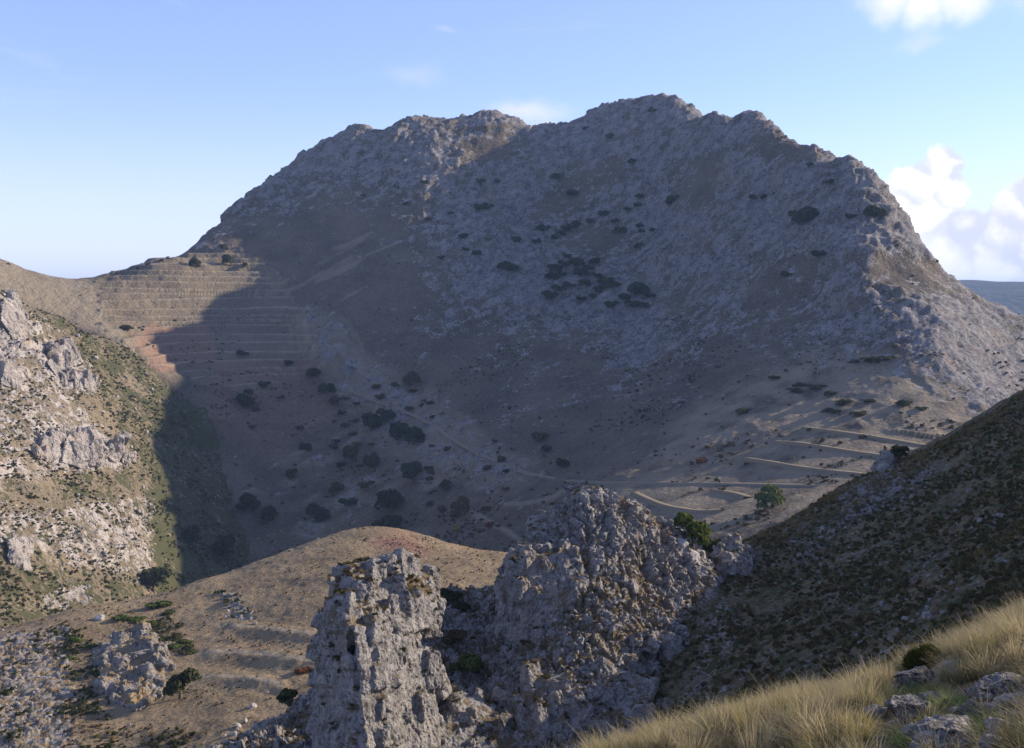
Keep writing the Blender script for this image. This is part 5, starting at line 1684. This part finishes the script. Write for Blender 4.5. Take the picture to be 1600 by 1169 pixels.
TR = ranked([t for t in TUFTS if t[0] >= 1410], [(0, 1030, 'back row'), (1030, 1300, 'front row')], 'tall straw tussock right of cushion shrub, {} from left in {}')
TLAB = dict(zip([t for t in TUFTS if t[0] < 1410], TL))
TLAB.update(zip([t for t in TUFTS if t[0] >= 1410], TR))
for i, (a, b2, hp) in enumerate(TUFTS):
    h = hit(a, b2, NS)
    if not h:
        continue
    s = hp * h[0].y / FPX / 0.66 * rnd.uniform(0.75, 1.15)
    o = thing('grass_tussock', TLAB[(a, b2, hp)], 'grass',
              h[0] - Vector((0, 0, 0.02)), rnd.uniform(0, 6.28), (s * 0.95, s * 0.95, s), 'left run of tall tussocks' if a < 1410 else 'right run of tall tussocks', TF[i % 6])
for k, (a, b2, hp) in enumerate([(1600, 1175, 80), (1578, 1188, 70)]):
    h = hit(a, b2, NS)
    if h:
        s = hp * h[0].y / FPX / 0.5
        thing('grass_tussock', ('right', 'left')[k] + ' one of two dark spiky tussocks in the bottom right corner', 'grass', h[0], rnd.uniform(0, 6.28), (s, s, s), 'dark corner tussocks', rnd.choice(TFD))
# short grass between the tussocks
SH = [tuft_mesh('short_grass', 1300 + k, 60, 0.13, 0.14, (0.02, 0), 0.0022, 0.4, 3, M_OLIVEG) for k in range(3)] + [tuft_mesh('short_grass', 1310 + k, 60, 0.22, 0.14, (0.03, 0), 0.0022, 0.4, 3, M_STRAW) for k in range(2)]
GR = [tuft_mesh('green_blades', 1320 + k, 70, 0.05, 0.12, (0, 0), 0.0022, 0.5, 3, M_FRESH) for k in range(3)]
p_, d_ = sample(near_slope, 5200, 31, lambda px, py, Z, V: (V[:, 1] > 2.5) * (px > 850) * smooth(fbm(V / 1.2, 3, 701) + 0.25, -0.2, 0.3) * (1 - 0.98 * inpoly(px, py, [(1385, 1050), (1470, 1050), (1620, 1065), (1640, 1250), (1370, 1250), (1360, 1110)])))
cover('short_grass', 'short dry grass between tussocks on the near slope', 'grass', SH, p_, rg0.uniform(0.5, 1.25, len(p_)), 0.15, 32)
p_, d_ = sample(near_slope, 800, 33, lambda px, py, Z, V: (V[:, 1] > 2.5) * np.maximum(np.maximum(inpoly(px, py, [(1440, 1095), (1480, 1085), (1560, 1110), (1600, 1125), (1540, 1160), (1470, 1140), (1440, 1120)]), inpoly(px, py, [(1390, 1075), (1470, 1075), (1470, 1100), (1390, 1100)])), inpoly(px, py, [(1400, 1150), (1460, 1140), (1460, 1175), (1400, 1175)])))
cover('green_grass', 'fresh green grass patches among the near stones', 'grass', GR, p_, rg0.uniform(0.6, 1.3, len(p_)), 0.2, 34)

# the slope goes on as grass to the right of the picture
p_, d_ = sample(near_slope, 5000, 35, lambda px, py, Z, V: (V[:, 1] > 0.8) * (V[:, 0] < 12) * (px > 1660) * smooth(fbm(V / 1.2, 3, 702) + 0.25, -0.2, 0.3), 1e9)
cover('short_grass', 'short dry grass going on along the near slope', 'grass', SH, p_, rg0.uniform(0.5, 1.25, len(p_)), 0.15, 36)
p_, d_ = sample(near_slope, 130, 37, lambda px, py, Z, V: (V[:, 1] > 3.5) * (V[:, 0] < 12) * (px > 1700) * smooth(fbm(V / 2.0, 3, 703), -0.1, 0.2), 1e9)
cover('tall_grass', 'tall dry grass going on along the near slope', 'grass', TF, p_, 0.85 * rg0.uniform(0.6, 1.2, len(p_)), 0.1, 38)

# ------------------------------------------------------------------ air
bm = bmesh.new()
bmesh.ops.create_cube(bm, size=1.0)
for v in bm.verts:
    v.co = Vector((v.co.x * 90000, v.co.y * 90000, -3 + (v.co.z + 0.5) * (EYE + 330)))
me = bpy.data.meshes.new('haze')
bm.to_mesh(me)
bm.free()
mh = bpy.data.materials.new('haze_air')
mh.use_nodes = True
mh.node_tree.nodes.clear()
H = NT(mh.node_tree)
pv = H.n('ShaderNodeVolumePrincipled')
pv.inputs['Color'].default_value = (0.45, 0.65, 1.0, 1)
pv.inputs['Density'].default_value = 0.00006
pv.inputs['Anisotropy'].default_value = 0.0
ho = H.n('ShaderNodeOutputMaterial')
mh.node_tree.links.new(pv.outputs[0], ho.inputs['Volume'])
link('haze', me, mh, kind='stuff', label='thin blue air haze over the whole valley', category='haze')
